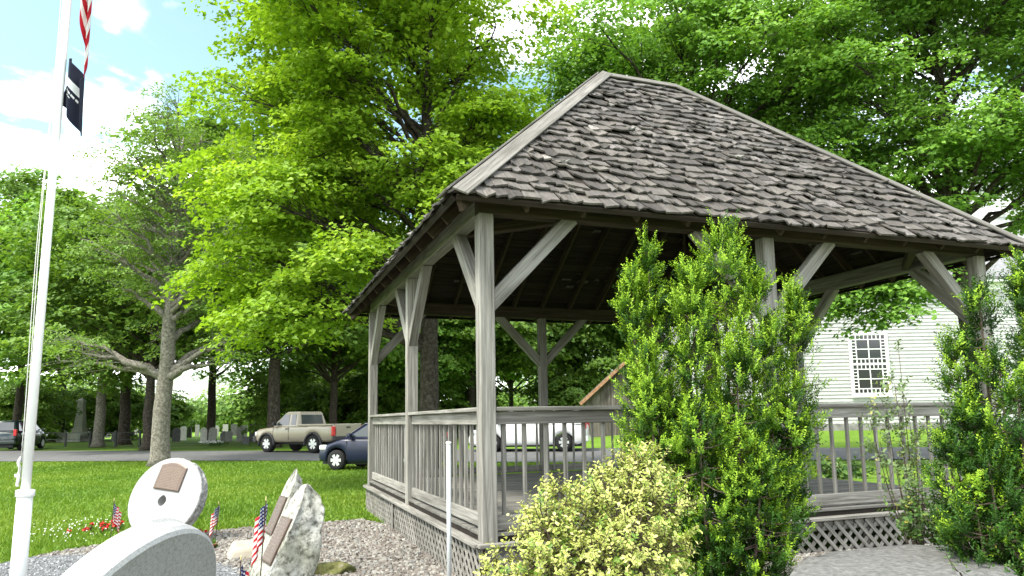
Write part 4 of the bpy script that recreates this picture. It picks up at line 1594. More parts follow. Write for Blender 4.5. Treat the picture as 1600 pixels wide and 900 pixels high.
# the upright millstone with the plaque
g = pg(262, 846)
mc = at(262, 786, g[1])
o, c, u, v, n = round_stone('millstone_monument', 'white granite millstone leaning back with an arched bronze plaque', (mc[0], mc[1], .545), (-.22, -.92, .36), .535, .15, (M_GRAN, M_GRANR), .062, 4, .018)
M4 = np.eye(3)
pu, pv = unit(u - v * .12), unit(v + u * .12)
plaque(o, c + v * .275 + u * .02 + n * .076, pu, pv, n, .40, .37, True, 14)
# the near round stone, seen from behind
nc = at(146, 1062, 2.55)
o, c, u, v, n = round_stone('round_stone', 'near round granite stone with pale rim and grey back, cut by the picture bottom', (nc[0], nc[1], nc[2]), (.90, -.10, -.41), .56, .115, (M_GRAN2, M_GRAN), 0, 6, .004)


# rough standing stones with plaques on their left faces
def rough_stone(name, label, foot, lean, W, T, H, rot, seed, pl, peak=.1):
    rng = np.random.default_rng(seed)
    o = thing(name, label, 'monument', foot)
    bm = bmesh.new()
    bmesh.ops.create_cube(bm, size=1)
    bmesh.ops.subdivide_edges(bm, edges=bm.edges[:], cuts=9, use_grid_fill=True)
    ph = rng.uniform(0, 6, 12)
    R = Matrix.Rotation(rot, 3, 'Z')
    from mathutils import noise
    for vv in bm.verts:
        x, y, z = vv.co
        t = z + .5
        # rounded, narrowing head
        k = 1 - .12 * t
        hh = H * (1 - .16 * (2 * y)**2 - (peak if x > -.49 or peak > .2 else .0) * (x + .5)**1.6) if t > .5 else H
        t = t if t <= .5 else .5 + (t - .5) * (hh - .5 * H) / (.5 * H)
        q = Vector((-T / 2 if x < -.49 else -T / 2 + (x + .5) * T * (1.45 + .32 * t) * k, y * W * (1.15 - .3 * t) * k, t * H))
        nz = noise.noise_vector(q * 4 + Vector((seed, 0, 0))) * .045 + noise.noise_vector(q * 13) * .016
        if x < -.49: nz = nz * .12
        q += nz
        q.x += lean * t * H * (1 - .62 * max(0, x + .5))
        vv.co = R @ q
    me = bpy.data.meshes.new('stone')
    bm.to_mesh(me)
    bm.free()
    for p_ in me.polygons: p_.use_smooth = True
    link('stone', me, M_ROCK, o)
    n = np.array(R @ Vector((-1, 0, lean)).normalized())
    v = np.array(R @ Vector((lean, 0, 1)).normalized())
    u = np.cross(v, n)
    zc, ph_, pw = pl
    c = np.array(R @ Vector((-T / 2 * .99 + lean * zc, 0, zc)))
    plaque(o, c + n * .002, u, v, n, pw, ph_, False, 12, seed)
    return o


fB = np.array([-2.10, 6.15, -.03])
rough_stone('standing_stone', 'broad rounded standing stone of pale lichened rock, front of the pair', fB, .47, .46, .30, 1.0, .58, 3, (.58, .46, .27))
fA = np.array([-2.45, 7.15, -.03])
rough_stone('standing_stone', 'pointed grey standing stone behind the broader lichened one', fA, .40, .40, .26, 1.08, .55, 8, (.66, .44, .24), .28)
mb = MB()


def lump(name, label, cat, c, s, mat, seed, amp=.12, flatb=True):
    from mathutils import noise
    bm = bmesh.new()
    bmesh.ops.create_icosphere(bm, subdivisions=4, radius=1)
    for vv in bm.verts:
        q = vv.co.copy()
        k = 1 + amp * noise.noise(q * 1.7 + Vector((seed, 2, 3))) * 1.6 + amp * .5 * noise.noise(q * 5 + Vector((seed, 0, 0)))
        q = Vector((q.x * s[0], q.y * s[1], q.z * s[2])) * k
        vv.co = q
    me = bpy.data.meshes.new(name)
    bm.to_mesh(me)
    bm.free()
    for p_ in me.polygons: p_.use_smooth = True
    o = link(name, me, mat)
    o.location = [float(k) for k in c]
    return tag(o, label, cat)


p = pg(505, 893)
lump('mossy_rock', 'low dark mossy rock lying at the foot of the lichened standing stone', 'rock', (p[0] + .1, p[1] - .1, p[2] + .02), (.22, .15, .09), M_MOSS, 5, .25)
p = pg(395, 868)
mb = MB()
V = boxv(-.30, .30, -.2, .2, -.03, .17)
V[4:, :2] *= .72
V[4:6, 2] -= .07
mb.add(V, BOXF)
o = mb.obj('sandstone_block', M_SAND, bevel=.03)
o.location = [float(k) for k in p]
o.rotation_euler = (0, 0, .4)
tag(o, 'pale cream sandstone block lying behind the small flags', 'rock')


# stick flags
def stick_flag(label, u, vb, vt, Yd, size, lean, seed, rz=0.):
    rng = np.random.default_rng(seed)
    b = at(u, vb, Yd)
    b[2] = float(gz(b[0], Yd))
    t_ = at(u, vt, Yd)
    H = t_[2] - b[2]
    o = thing('stick_flag', label, 'flag', b, group='small flags on sticks by the memorial stones')
    mb = MB()
    ld = np.array([lean, 0, 1.])
    tube(mb, [ld * z for z in (-.03, H * .5, H)], .0045, 6)
    st = mb.obj('stick', M_STICK, o)
    mb = MB()
    lathe(mb, [(.003, H), (.007, H + .008), (.004, H + .02), (.0008, H + .04)], 8, 0)
    V = mb.V[0]
    V[:, 0] += lean * H
    mb.obj('spear_tip', M_SPEAR, o, True)
    hh, ww = size

    def fn(uu, vv):
        z = H - .02 - hh * (1 - vv)
        w_ = ww * uu
        dr = 1.0 - .35 * vv
        return ld * z + np.array([math.cos(rz) * w_ * .34 + .012 * math.sin(uu * 11 + vv * 2), math.sin(rz) * w_ * .3 + .018 * math.sin(uu * 14 + vv), -w_ * .80 * dr])
    f = uv_grid(None, 'cloth', fn, 26, 16, M_FLAG, o)
    return o


M_STICK = m_plain('flag_stick', (.05, .035, .025), .6, .3)
M_SPEAR = m_plain('gilt_spear', (.5, .42, .2), .4, .5, .4)
stick_flag('small striped flag on a stick left of the millstone', 172, 838, 783, 9.3, (.19, .25), .05, 1, .3)
stick_flag('small striped flag on a stick right of the millstone', 336, 846, 788, 9.2, (.19, .25), .06, 2, PI + .2)
stick_flag('largest striped stick flag beside the standing stones', 404, 898, 783, 5.9, (.27, .30), .05, 3, PI * .88)
stick_flag('lowest starry stick flag, cut by the picture bottom', 372, 950, 876, 5.4, (.27, .30), .02, 4, .9)


# flowers
def flowers(label, u, v, n, spread, seed, pot=False):
    rng = np.random.default_rng(seed)
    p = pg(u, v)
    o = thing('flower_clump' if not pot else 'potted_plant', label, 'flowers', p)
    lv, fl = MB(), MB()
    for k in range(n):
        x, y = rng.normal(0, spread, 2)
        h_ = rng.uniform(.06, .13)
        tube(lv, [[x, y, 0], [x * 1.1, y * 1.1, h_]], .003, 4)
        for q in range(5):
            leaf_quads(lv, np.array([[x, y, h_ * rng.uniform(.2, .8)]]) + rng.normal(0, .025, (1, 3)), rng.normal(size=(1, 3)) + [0, 0, 1], .06, rng, .5)
        if not pot:
            leaf_quads(fl, np.array([[x, y, h_]]) + rng.normal(0, .012, (9, 3)), rng.normal(size=(9, 3)) + [0, 0, .6], .045, rng, .5)
    lv.obj('foliage', M_SHRUB, o)
    if not pot: fl.obj('petals', M_REDPET, o)
    else:
        mb = MB()
        lathe(mb, [(.07, -.02), (.10, .05), (.11, .05), (.11, .065), (.09, .065), (.085, .05)], 18)
        mb.obj('pot', M_TERRA, o, True)
    return o


flowers('red flowers at the lawn edge left of the millstone', 152, 834, 16, .14, 3)
flowers('red flowers at the right foot of the millstone', 306, 845, 12, .07, 4)
flowers('small green plant in a low terracotta pot beside the near round stone', 324, 858, 20, .07, 5, True)

# white pipe in front of the gazebo
b = at(702, 900, 5.0)
t_ = at(700, 691, 5.0)
o = thing('pipe_stake', 'slim white metal pipe standing upright before the lattice', 'pipe', (b[0], 5.0, 0))
mb = MB()
tube(mb, [[0, 0, -.05], [0, 0, t_[2] - .01]], .0155, 14)
mb.obj('pipe', M_ALU, o, True)
mb = MB()
tube(mb, [[0, 0, t_[2] - .01], [0, 0, t_[2]], [0, 0, t_[2] + .006]], [.0185, .0185, .008], 14)
mb.obj('end_cap', M_WHITE, o, True)

# the big granite slab at lower right
p0 = [at(1222, 905, 4.35), at(1240, 872, 5.3), at(1375, 850, 5.75), at(1535, 838, 5.75), at(1603, 892, 4.55), at(1640, 930, 4.0), at(1200, 940, 4.0)]
P = np.array([[q[0], q[1]] for q in p0])
g0 = P.mean(0)
ztop = .43
o = thing('granite_slab', 'large flat grey granite slab lying at the lower right', 'rock', (g0[0], g0[1], 0))
from mathutils import noise as _nz
bm = bmesh.new()
ring = resamp(np.vstack([P, P[:1]]), 64)[:-1]
prev = None
rows = [(1.0, -.05), (1.02, .22), (1.015, .40), (.99, .465), (.96, .485), (.8, .497), (.6, .50), (.4, .50), (.2, .50)]
vr = []
for sc_, z in rows:
    vs_ = []
    for (x, y) in ring:
        q = Vector(((x - g0[0]) * sc_, (y - g0[1]) * sc_, z))
        q += _nz.noise_vector(q * 5) * .018 + _nz.noise_vector(q * 16) * .008
        vs_.append(bm.verts.new(q))
    vr.append(vs_)
for a, b in zip(vr[:-1], vr[1:]):
    for k in range(len(a)):
        bm.faces.new((a[k], a[(k + 1) % len(a)], b[(k + 1) % len(a)], b[k]))
bm.faces.new(vr[-1])
me = bpy.data.meshes.new('slab')
bm.to_mesh(me)
bm.free()
for p_ in me.polygons: p_.use_smooth = True
link('slab', me, M_SLAB, o)


# ------------------------------------------------------------------ vehicles
def loft_body(mb, xs, zlow, ztop, hw, mi=0, crown=.03, tuck=.93, rnd=.10):
    """closed body shell: side curves from sill to shoulder, then across the top.  x along the length"""
    rings = []
    prof = [(0, tuck), (.12, .975), (.35, 1.0), (.6, 1.0), (.82, .985), (.93, .955), (.98, .91), (1.0, .82)]
    for x in xs:
        zl, zt, w_ = zlow(x), ztop(x), hw(x)
        r = []
        for s, k in prof: r.append((x, w_ * k, zl + (zt - zl) * s))
        r.append((x, w_ * .45, zt + crown * .8))
        r.append((x, 0, zt + crown))
        r += [(q[0], -q[1], q[2]) for q in r[-2::-1]]
        r.append((x, -w_ * .5, zl + .02))
        r.append((x, w_ * .5, zl + .02))
        rings.append(r)
    V = np.array(rings)
    m, k = V.shape[:2]
    i, j = np.arange(m - 1)[:, None] * k, np.arange(k)[None]
    j2 = (j + 1) % k
    mb.add(V.reshape(-1, 3), [np.stack([i + j, i + k + j, i + k + j2, i + j2], -1).reshape(-1, 4), np.arange(k)[None, :].copy(), (np.arange(k) + (m - 1) * k)[None, ::-1].copy()], mi)


def wheel(parent, x, y, r, wd, side, flare=None):
    mb = MB()
    lathe(mb, [(r * .6, -wd / 2), (r * .92, -wd / 2), (r, -wd / 2 + .03), (r, wd / 2 - .03), (r * .92, wd / 2), (r * .6, wd / 2)], 28, 0, 'y', (x, y, r))
    wl = mb.obj('wheel', M_TYRE, parent, True)
    mb = MB()
    yo = y + side * (wd / 2 - .012)
    lathe(mb, [(r * .62, -.02), (r * .64, 0), (r * .58, .012), (r * .56, -.03)], 28, 0, 'y', (x, yo, r))
    for k in range(6):
        a = k * PI / 3
        d = np.array([math.cos(a), 0, math.sin(a)])
        e = np.array([-math.sin(a), 0, math.cos(a)])
        P = []
        for s, hw_ in ((.08, .09), (.58, .13)):
            for yy in (-.02, .014):
                for sg in (-1, 1):
                    P.append(np.array([x, yo + side * yy, r]) + d * r * s + e * r * hw_ * sg * 1.3)
        P = np.array(P)[[0, 1, 3, 2, 4, 5, 7, 6]]
        mb.add(P, BOXF)
    lathe(mb, [(r * .17, -.02), (r * .17, .016), (r * .1, .02)], 12, 0, 'y', (x, yo, r))
    mb.obj('rim', M_RIM, wl)


def panel(name, pts, mat, parent, th=.012, n=None):
    """thin solid plate through coplanar-ish points"""
    pts = np.array(pts, float)
    if n is None:
        n = unit(np.cross(pts[1] - pts[0], pts[2] - pts[0]))
    k = len(pts)
    mb = MB()
    mb.add(np.concatenate([pts, pts + n * th]), [list(range(k))[::-1], list(range(k, 2 * k))] + [[s, (s + 1) % k, k + (s + 1) % k, k + s] for s in range(k)])
    return mb.obj(name, mat, parent)


def itp(*pts):
    xs_, zs_ = zip(*pts)
    return lambda x: float(np.interp(x, xs_, zs_))


def arch(zs, *ws):
    def f(x):
        z = zs(x)
        for xc, r in ws:
            d = abs(x - xc)
            if d < r: z = max(z, .30 + math.sqrt(r * r - d * d))
        return z
    return f


def place_vehicle(name, label, cat, u, v, head, Yd=None):
    p = pg(u, v) if Yd is None else ground_at(u, Yd)
    z = float(gz(p[0], p[1]))
    return thing(name, label, cat, (p[0], p[1], z + .03), math.atan2(head[1], head[0]))


def xstations(a, b, extra, step=.07):
    return np.unique(np.round(np.concatenate([np.arange(a, b, step), [a, b], extra]), 4))


def pickup(t, paint):
    # x: 0 rear bumper .. 4.85 nose ; y left positive ; wheels at 1.05 and 3.85
    w1, w2, r = 1.12, 3.90, .37
    zl = arch(itp((0, .52), (.3, .45), (4.4, .42), (4.85, .48)), (w1, .47), (w2, .47))
    zt = itp((0, 1.12), (3.2, 1.12), (3.3, 1.10), (4.5, 1.00), (4.72, .93), (4.83, .80))
    hw = itp((0, .87), (.2, .90), (4.0, .90), (4.5, .85), (4.75, .76), (4.83, .68))
    mb = MB()
    ar = np.concatenate([c + .47 * np.cos(np.linspace(0, PI, 19)) for c in (w1, w2)])
    loft_body(mb, xstations(.06, 4.83, ar), zl, zt, hw, crown=.02)
    body = mb.obj('body', paint, t, True)
    # bed opening
    mb = MB()
    box(mb, .14, 1.98, -.72, .72, 1.10, 1.155)
    mb.obj('bed', M_PLAST, t)
    for s in (-1, 1):
        mb = MB()
        box(mb, .08, 2.02, s * .80 - .07, s * .80 + .07, 1.10, 1.175)
        mb.obj('bed_rail', paint, t, bevel=.02)
    # tailgate
    mb = MB()
    box(mb, .005, .075, -.70, .70, .66, 1.17)
    tg = mb.obj('tailgate', paint, t, bevel=.02)
    mb = MB()
    box(mb, -.012, .004, -.11, .11, 1.0, 1.06)
    mb.obj('handle', M_PLAST, tg)
    # cab
    zc0, zc1 = 1.10, 1.70
    mb = MB()
    xr0, xr1, xf1, xf0 = 2.05, 2.17, 2.98, 3.62
    rows = []
    for z, k in ((zc0, 0), (1.2, .16), (1.4, .5), (1.6, .86), (1.68, .97), (1.715, 1.0)):
        x0, x1 = xr0 + (xr1 - xr0) * k, xf0 + (xf1 - xf0) * k
        hw_ = .84 - .15 * k - (.03 if k > .95 else 0)
        if k == 1: x0, x1 = x0 + .05, x1 - .08
        rows.append(np.array([[x0, -hw_ + .05, z], [x0, hw_ - .05, z], [x0 + .06, hw_, z], [x1 - .08, hw_, z], [x1, hw_ - .10, z], [x1 + .03, 0, z], [x1, -hw_ + .10, z], [x1 - .08, -hw_, z], [x0 + .06, -hw_, z]]))
    V = np.concatenate(rows)
    k = 9
    i, j = np.arange(len(rows) - 1)[:, None] * k, np.arange(k)[None]
    mb.add(V, [np.stack([i + j, i + k + j, i + k + (j + 1) % k, i + (j + 1) % k], -1).reshape(-1, 4), (np.arange(k) + (len(rows) - 1) * k)[None, ::-1].copy()])
    cab = mb.obj('cab', paint, t, False)

    def on(x, z, s):
        kk = (z - zc0) / .615
        return np.array([x, s * (.84 - .15 * kk + .004), z])
    for s in (-1, 1):
        pts = [on(2.62, 1.15, s), on(3.42, 1.15, s), on(2.98, 1.60, s), on(2.66, 1.61, s)]
        pn = panel('side_window', pts, M_CARGL, cab, .006, np.array([0, s * .97, .24]))
        pts = [on(2.2, 1.16, s), on(2.50, 1.16, s), on(2.52, 1.60, s), on(2.28, 1.60, s)]
        panel('side_window', pts, M_CARGL, cab, .006, np.array([0, s * .97, .24]))
        # door seams and handle
        mb = MB()
        for xx in (2.56, 3.50): box(mb, xx, xx + .014, s * .899 - .006, s * .899 + .006, .52, 1.08)
        box(mb, 2.62, 2.74, s * .905 - .012, s * .905 + .012, .98, 1.02)
        mb.obj('door_trim', M_PLAST, body)
        mb = MB()
        box(mb, 3.28, 3.38, s * .98 - .09, s * .98 + .09, 1.13, 1.28)
        mb.obj('mirror', M_PLAST, t, bevel=.02)
        # wheel flares
        for wx in (w1, w2):
            mb = MB()
            aa = np.linspace(-.12, PI + .12, 18)
            tube(mb, [[wx + .475 * math.cos(q), s * .895, .33 + .475 * math.sin(q)] for q in aa], .055, 7)
            mb.obj('wheel_flare', M_PLAST, t, True)
        mb = MB()
        box(mb, -.005, .09, s * .815 - .075, s * .815 + .085, .70, 1.08)
        mb.obj('tail_light', M_RED, t, bevel=.015)
        mb = MB()
        box(mb, 4.62, 4.80, s * .66 - .11, s * .66 + .11, .72, .88)
        mb.obj('headlight', M_LAMP, t, bevel=.02)
        for wx in (w1, w2): wheel(t, wx, s * .78, r, .25, s)
    panel('rear_window', [(2.075, -.62, 1.19), (2.075, .62, 1.19), (2.145, .58, 1.58), (2.145, -.58, 1.58)][::-1], M_CARGL, cab, .012, np.array([-1, 0, .15]))
    panel('windscreen', [(3.56, -.70, 1.15), (3.56, .70, 1.15), (3.08, .60, 1.62), (3.08, -.60, 1.62)], M_CARGL, cab, .02, np.array([.75, 0, .6]))
    mb = MB()
    box(mb, -.12, .06, -.86, .86, .50, .68)
    bp = mb.obj('rear_bumper', M_PLAST, t, bevel=.03)
    mb = MB()
    box(mb, -.128, -.121, -.15, .15, .54, .66)
    mb.obj('number_plate', M_WHITE, bp)
    mb = MB()
    box(mb, 4.70, 4.92, -.80, .80, .42, .70)
    mb.obj('front_bumper', M_PLAST, t, bevel=.05)
    mb = MB()
    box(mb, .2, 4.6, -.6, .6, .34, .55)
    mb.obj('underbody', M_PLAST, t)


def car(t, paint, L, H, hood, wb, beltz, rear='hatch', hw0=.86, r=.31, roof_rear=.35, ws_top=None):
    """hatchback / van: x 0 rear .. L nose"""
    w1, w2 = (L - wb) * .46, (L - wb) * .46 + wb
    zl = arch(itp((0, .40), (.3, .26), (L - .4, .22), (L, .32)), (w1, r + .07), (w2, r + .07))
    wsb = L - hood                       # base of the windscreen
    zt = itp((0, beltz - .12), (.1, beltz), (wsb - .2, beltz), (wsb + .1, beltz - .03), (L - .25, beltz - .24), (L - .06, beltz - .36), (L, beltz - .48))
    hw = itp((0, hw0 - .14), (.12, hw0 - .05), (.5, hw0), (L - 1, hw0), (L - .45, hw0 - .06), (L - .12, hw0 - .2), (L, hw0 - .34))
    ar = np.concatenate([c + (r + .07) * np.cos(np.linspace(0, PI, 17)) for c in (w1, w2)])
    mb = MB()
    loft_body(mb, xstations(0, L, ar), zl, zt, hw, crown=.03)
    body = mb.obj('body', paint, t, True)
    # greenhouse
    ws_top = ws_top or wsb - .85
    x_r0, x_r1 = .10, roof_rear
    rows = []
    for k in (0, .3, .6, .88, .97, 1.0):
        z = beltz - .02 + (H - beltz + .02) * k
        ke = k
        x0, x1 = x_r0 + (x_r1 - x_r0) * ke, wsb + .05 + (ws_top - wsb - .05) * ke
        hw_ = hw0 - .03 - .17 * ke - (.05 if k == 1 else 0)
        if k == 1: x0, x1 = x0 + .1, x1 - .14
        rows.append(np.array([[x0, -hw_ + .10, z], [x0, hw_ - .10, z], [x0 + .10, hw_, z], [x1 - .16, hw_, z], [x1, hw_ - .14, z], [x1 + .05, 0, z], [x1, -hw_ + .14, z], [x1 - .16, -hw_, z], [x0 + .10, -hw_, z]]))
    V = np.concatenate(rows)
    k = 9
    i, j = np.arange(len(rows) - 1)[:, None] * k, np.arange(k)[None]
    mb = MB()
    mb.add(V, [np.stack([i + j, i + k + j, i + k + (j + 1) % k, i + (j + 1) % k], -1).reshape(-1, 4), (np.arange(k) + (len(rows) - 1) * k)[None, ::-1].copy()])
    cab = mb.obj('roof', paint, t, True)
    z0, z1 = beltz + .04, H - .10
    kk = lambda z: (z - beltz + .02) / (H - beltz + .02)
    on = lambda x, z, s: np.array([x, s * (hw0 - .03 - .17 * kk(z) + .003), z])
    xf0, xf1 = wsb - .22, wsb - .22 + (ws_top - wsb) * (kk(z1) - kk(z0)) - .05
    xr0, xr1 = x_r0 + .22, x_r1 + .2
    n_w = 3 if L > 4.4 else 2
    for s in (-1, 1):
        for q in range(n_w):
            f0, f1 = q / n_w, (q + 1) / n_w - .035
            b0, b1 = xr0 + (xf0 - xr0) * f0, xr0 + (xf0 - xr0) * (f1 if q < n_w - 1 else 1)
            t0, t1 = xr1 + (xf1 - xr1) * f0, xr1 + (xf1 - xr1) * (f1 if q < n_w - 1 else 1)
            panel('side_window', [on(b0, z0, s), on(b1, z0, s), on(t1, z1, s), on(t0, z1, s)], M_CARGL, cab, .006, np.array([0, s * .96, .26]))
        mb = MB()
        for xx in (xr0 + (xf0 - xr0) * .5, wsb - .15): box(mb, xx, xx + .012, s * hw0 - .006, s * hw0 + .004, .32, beltz - .06)
        mb.obj('door_trim', M_PLAST, body)
        mb = MB()
        box(mb, wsb - .35, wsb - .22, s * (hw0 + .07) - .08, s * (hw0 + .07) + .08, beltz + .02, beltz + .15)
        mb.obj('mirror', paint, t, bevel=.03)
        mb = MB()
        box(mb, L - .42, L - .16, s * (hw0 - .19) - .10, s * (hw0 - .19) + .10, beltz - .36, beltz - .21)
        mb.obj('headlight', M_LAMP, t, bevel=.035)
        mb = MB()
        box(mb, -.01, .16, s * (hw0 - .12) - .08, s * (hw0 - .12) + .075, beltz - .22, beltz + .12)
        mb.obj('tail_light', M_RED, t, bevel=.02)
        for wx in (w1, w2): wheel(t, wx, s * (hw0 - .12), r, .2, s)
    xa = x_r0 + (x_r1 - x_r0) * kk(z0) - .012
    xb = x_r0 + (x_r1 - x_r0) * kk(z1) - .012
    panel('rear_window', [(xa, hw0 - .22, z0 + .03), (xa, -hw0 + .22, z0 + .03), (xb, -hw0 + .30, z1), (xb, hw0 - .30, z1)], M_CARGL, cab, .01, unit(np.array([-1, 0, .3])))
    xa, xb = wsb + .08 + (ws_top - wsb) * kk(z0), wsb + .08 + (ws_top - wsb) * kk(z1)
    panel('windscreen', [(xa, -hw0 + .2, z0), (xa, hw0 - .2, z0), (xb, hw0 - .32, z1), (xb, -hw0 + .32, z1)], M_CARGL, cab, .02, unit(np.array([.7, 0, .7])))
    mb = MB()
    box(mb, -.06, .2, -hw0 + .08, hw0 - .08, .34, .56)
    mb.obj('rear_bumper', paint, t, bevel=.05)
    mb = MB()
    box(mb, L - .14, L + .02, -hw0 + .38, hw0 - .38, .26, .46)
    mb.obj('grille', M_PLAST, t, bevel=.03)
    mb = MB()
    box(mb, .2, L - .2, -hw0 + .25, hw0 - .25, .17, .40)
    mb.obj('underbody', M_PLAST, t)


# pickup: the near rear wheel stands at (490, 707), the front one at (413, 707)
hd = unit((-.86, .51))
g = pg(491, 709)
t = thing('pickup_truck', 'tan single cab pickup parked on the far side of the road', 'pickup truck',
          (g[0] - hd[0] * 1.12 + hd[1] * -.0, 0, 0), math.atan2(hd[1], hd[0]))
left = np.array([-hd[1], hd[0]])
org = g[:2] - hd * 1.12 - left * .8
t.location = (org[0], org[1], float(gz(*org)) + .03)
pickup(t, m_paint('tan_paint', (.27, .235, .18), .2))
# dark blue hatchback: front wheel at (527, 735)
hd = unit((-.95, .31))
left = np.array([-hd[1], hd[0]])
g = pg(527, 736)
L, wb = 4.0, 2.5
org = g[:2] - hd * ((L - wb) * .46 + wb) - left * .74
t = thing('hatchback_car', 'dark navy hatchback parked on the grass beside the gazebo', 'car', (org[0], org[1], float(gz(*org)) + .03), math.atan2(hd[1], hd[0]))
car(t, m_plain('navy_paint', (.007, .010, .035), .35, .35, 0, Coat__Weight=.25, Coat__Roughness=.1), L, 1.52, 1.05, wb, .98, r=.31)
# white van seen through the railing: rear wheel at (882, 705)
hd = unit((-.985, .17))
left = np.array([-hd[1], hd[0]])
g = pg(882, 707)
L, wb = 4.75, 2.85
org = g[:2] - hd * ((L - wb) * .46) - left * .80
t = thing('white_van', 'white van on the road seen through the gazebo railing', 'van', (org[0], org[1], float(gz(*org)) + .035), math.atan2(hd[1], hd[0]))
car(t, m_paint('white_car_paint', (.66, .67, .68), 0), L, 1.72, 1.0, wb, 1.06, hw0=.92, r=.34, roof_rear=.3)
# dark car at the left edge
hd = unit((-.22, .97))
left = np.array([-hd[1], hd[0]])
g = at(-4, 700, 39.0)[:2]
t = thing('dark_car', 'dark green car on the road at the left edge behind the flagpole', 'car', (g[0], g[1], float(gz(*g)) + .03), math.atan2(hd[1], hd[0]))
car(t, m_paint('dark_green_paint', (.012, .022, .024), .2, .25), 4.5, 1.62, 1.05, 2.65, 1.02, hw0=.9, r=.33, roof_rear=.35)


# ------------------------------------------------------------------ church and barn
CHY = 36.
cl_ = at(1085, 640, CHY)[0]
cr_x = at(1725, 640, CHY)[0]
zb_ = at(1300, 662, CHY)[2]
ze_ = at(1555, 442, CHY)[2]
zg = float(gz(15, CHY)) - .1
ch = thing('church', 'white clapboard church with small paned windows and a tower', 'church', (cl_, CHY, zg))
LW, DP = cr_x - cl_, 9.
mb = MB()
box(mb, -.06, LW + .06, -.06, DP, -.3, zb_ - zg)
mb.obj('foundation', M_STONEF, ch)
mb = MB()
box(mb, 0, LW, .04, DP, zb_ - zg, ze_ - zg)
mb.obj('wall', M_SIDING, ch)
bs_ = .18
nb = int((ze_ - zb_) / bs_)
bm_ = MB()
V = np.array([[0, -.013, 0], [LW, -.013, 0], [LW, .02, bs_ + .02], [0, .02, bs_ + .02], [0, .03, 0], [LW, .03, 0], [LW, .03, bs_ + .02], [0, .03, bs_ + .02]])
bm_.add(V, [[0, 1, 2, 3], [4, 7, 6, 5], [0, 4, 5, 1]])
bme = bm_.mesh('clapboard')
wall = [o for o in ch.children if o.name.startswith('wall')][0]
for k in range(nb):
    o = link('clapboard', bme, M_SIDING, wall, Matrix.Translation((0, -.012 + .001 * rng.normal(), zb_ - zg + k * bs_)))
# corner boards, frieze, eave, roof
for x in (0, LW):
    timber('corner_board', (x, -.02, zb_ - zg), (x, -.02, ze_ - zg), .05, .22, ch, M_WHITE, up=(1, 0, 0))
timber('frieze_board', (.12, -.025, ze_ - zg - .18), (LW - .12, -.025, ze_ - zg - .18), .03, .34, ch, M_WHITE)
timber('eave', (-.3, -.2, ze_ - zg + .07), (LW + .3, -.2, ze_ - zg + .07), .5, .14, ch, M_WHITE)
mb = MB()
rz_ = 3.6
V = np.array([[-.35, -.5, ze_ - zg + .142], [LW + .35, -.5, ze_ - zg + .142], [LW + .35, DP / 2, ze_ - zg + rz_], [-.35, DP / 2, ze_ - zg + rz_], [-.35, DP + .5, ze_ - zg + .142], [LW + .35, DP + .5, ze_ - zg + .142]])
V2 = V + [0, 0, .12]
mb.add(np.concatenate([V, V2]), [[0, 3, 2, 1], [3, 4, 5, 2], [6, 7, 8, 9], [9, 8, 11, 10], [0, 1, 7, 6], [4, 10, 11, 5], [0, 6, 9, 3], [3, 9, 10, 4], [1, 2, 8, 7], [2, 5, 11, 8]])
mb.obj('roof', M_SLATE, ch)
mb = MB()
mb.add([[0, .05, ze_ - zg], [0, DP, ze_ - zg], [0, DP / 2, ze_ - zg + rz_ - .12], [LW, .05, ze_ - zg], [LW, DP, ze_ - zg], [LW, DP / 2, ze_ - zg + rz_ - .12]], [[0, 2, 1], [3, 4, 5]])
mb.obj('gable', M_SIDING, ch)
# tower
tx0, tx1 = at(1508, 340, 40)[0] - cl_, at(1592, 340, 40)[0] - cl_
tz0, tz1 = ze_ - zg, at(1550, 292, 40)[2] - zg
mb = MB()
box(mb, tx0, tx1, 3.2, 3.2 + (tx1 - tx0), tz0, tz1)
tw = mb.obj('tower', M_SIDING, ch)
timber('tower_cornice', (tx0 - .2, 3.08, tz1 + .1), (tx1 + .2, 3.08, tz1 + .1), .3, .2, ch, M_WHITE)
mb = MB()
cx_, cy_ = (tx0 + tx1) / 2, 3.2 + (tx1 - tx0) / 2
hw_ = (tx1 - tx0) / 2 + .2
mb.add([[cx_ - hw_, cy_ - hw_, tz1 + .2], [cx_ + hw_, cy_ - hw_, tz1 + .2], [cx_ + hw_, cy_ + hw_, tz1 + .2], [cx_ - hw_, cy_ + hw_, tz1 + .2], [cx_, cy_, tz1 + 3.6]], [[0, 3, 2, 1], [0, 1, 4], [1, 2, 4], [2, 3, 4], [3, 0, 4]])
mb.obj('spire', M_SLATE, ch)
lx0, lx1, lz0, lz1 = cx_ - .55, cx_ + .55, tz1 - 2.0, tz1 - .5
mb = MB()
box(mb, lx0, lx1, 3.14, 3.19, lz0, lz1)
lv = mb.obj('louvre', M_WHITE, ch)
for k in range(9):
    timber('slat', (lx0 + .08, 3.11, lz0 + .1 + k * .16), (lx1 - .08, 3.11, lz0 + .1 + k * .16), .09, .02, lv, M_WHITE, up=(0, .5, 1), bev=0)


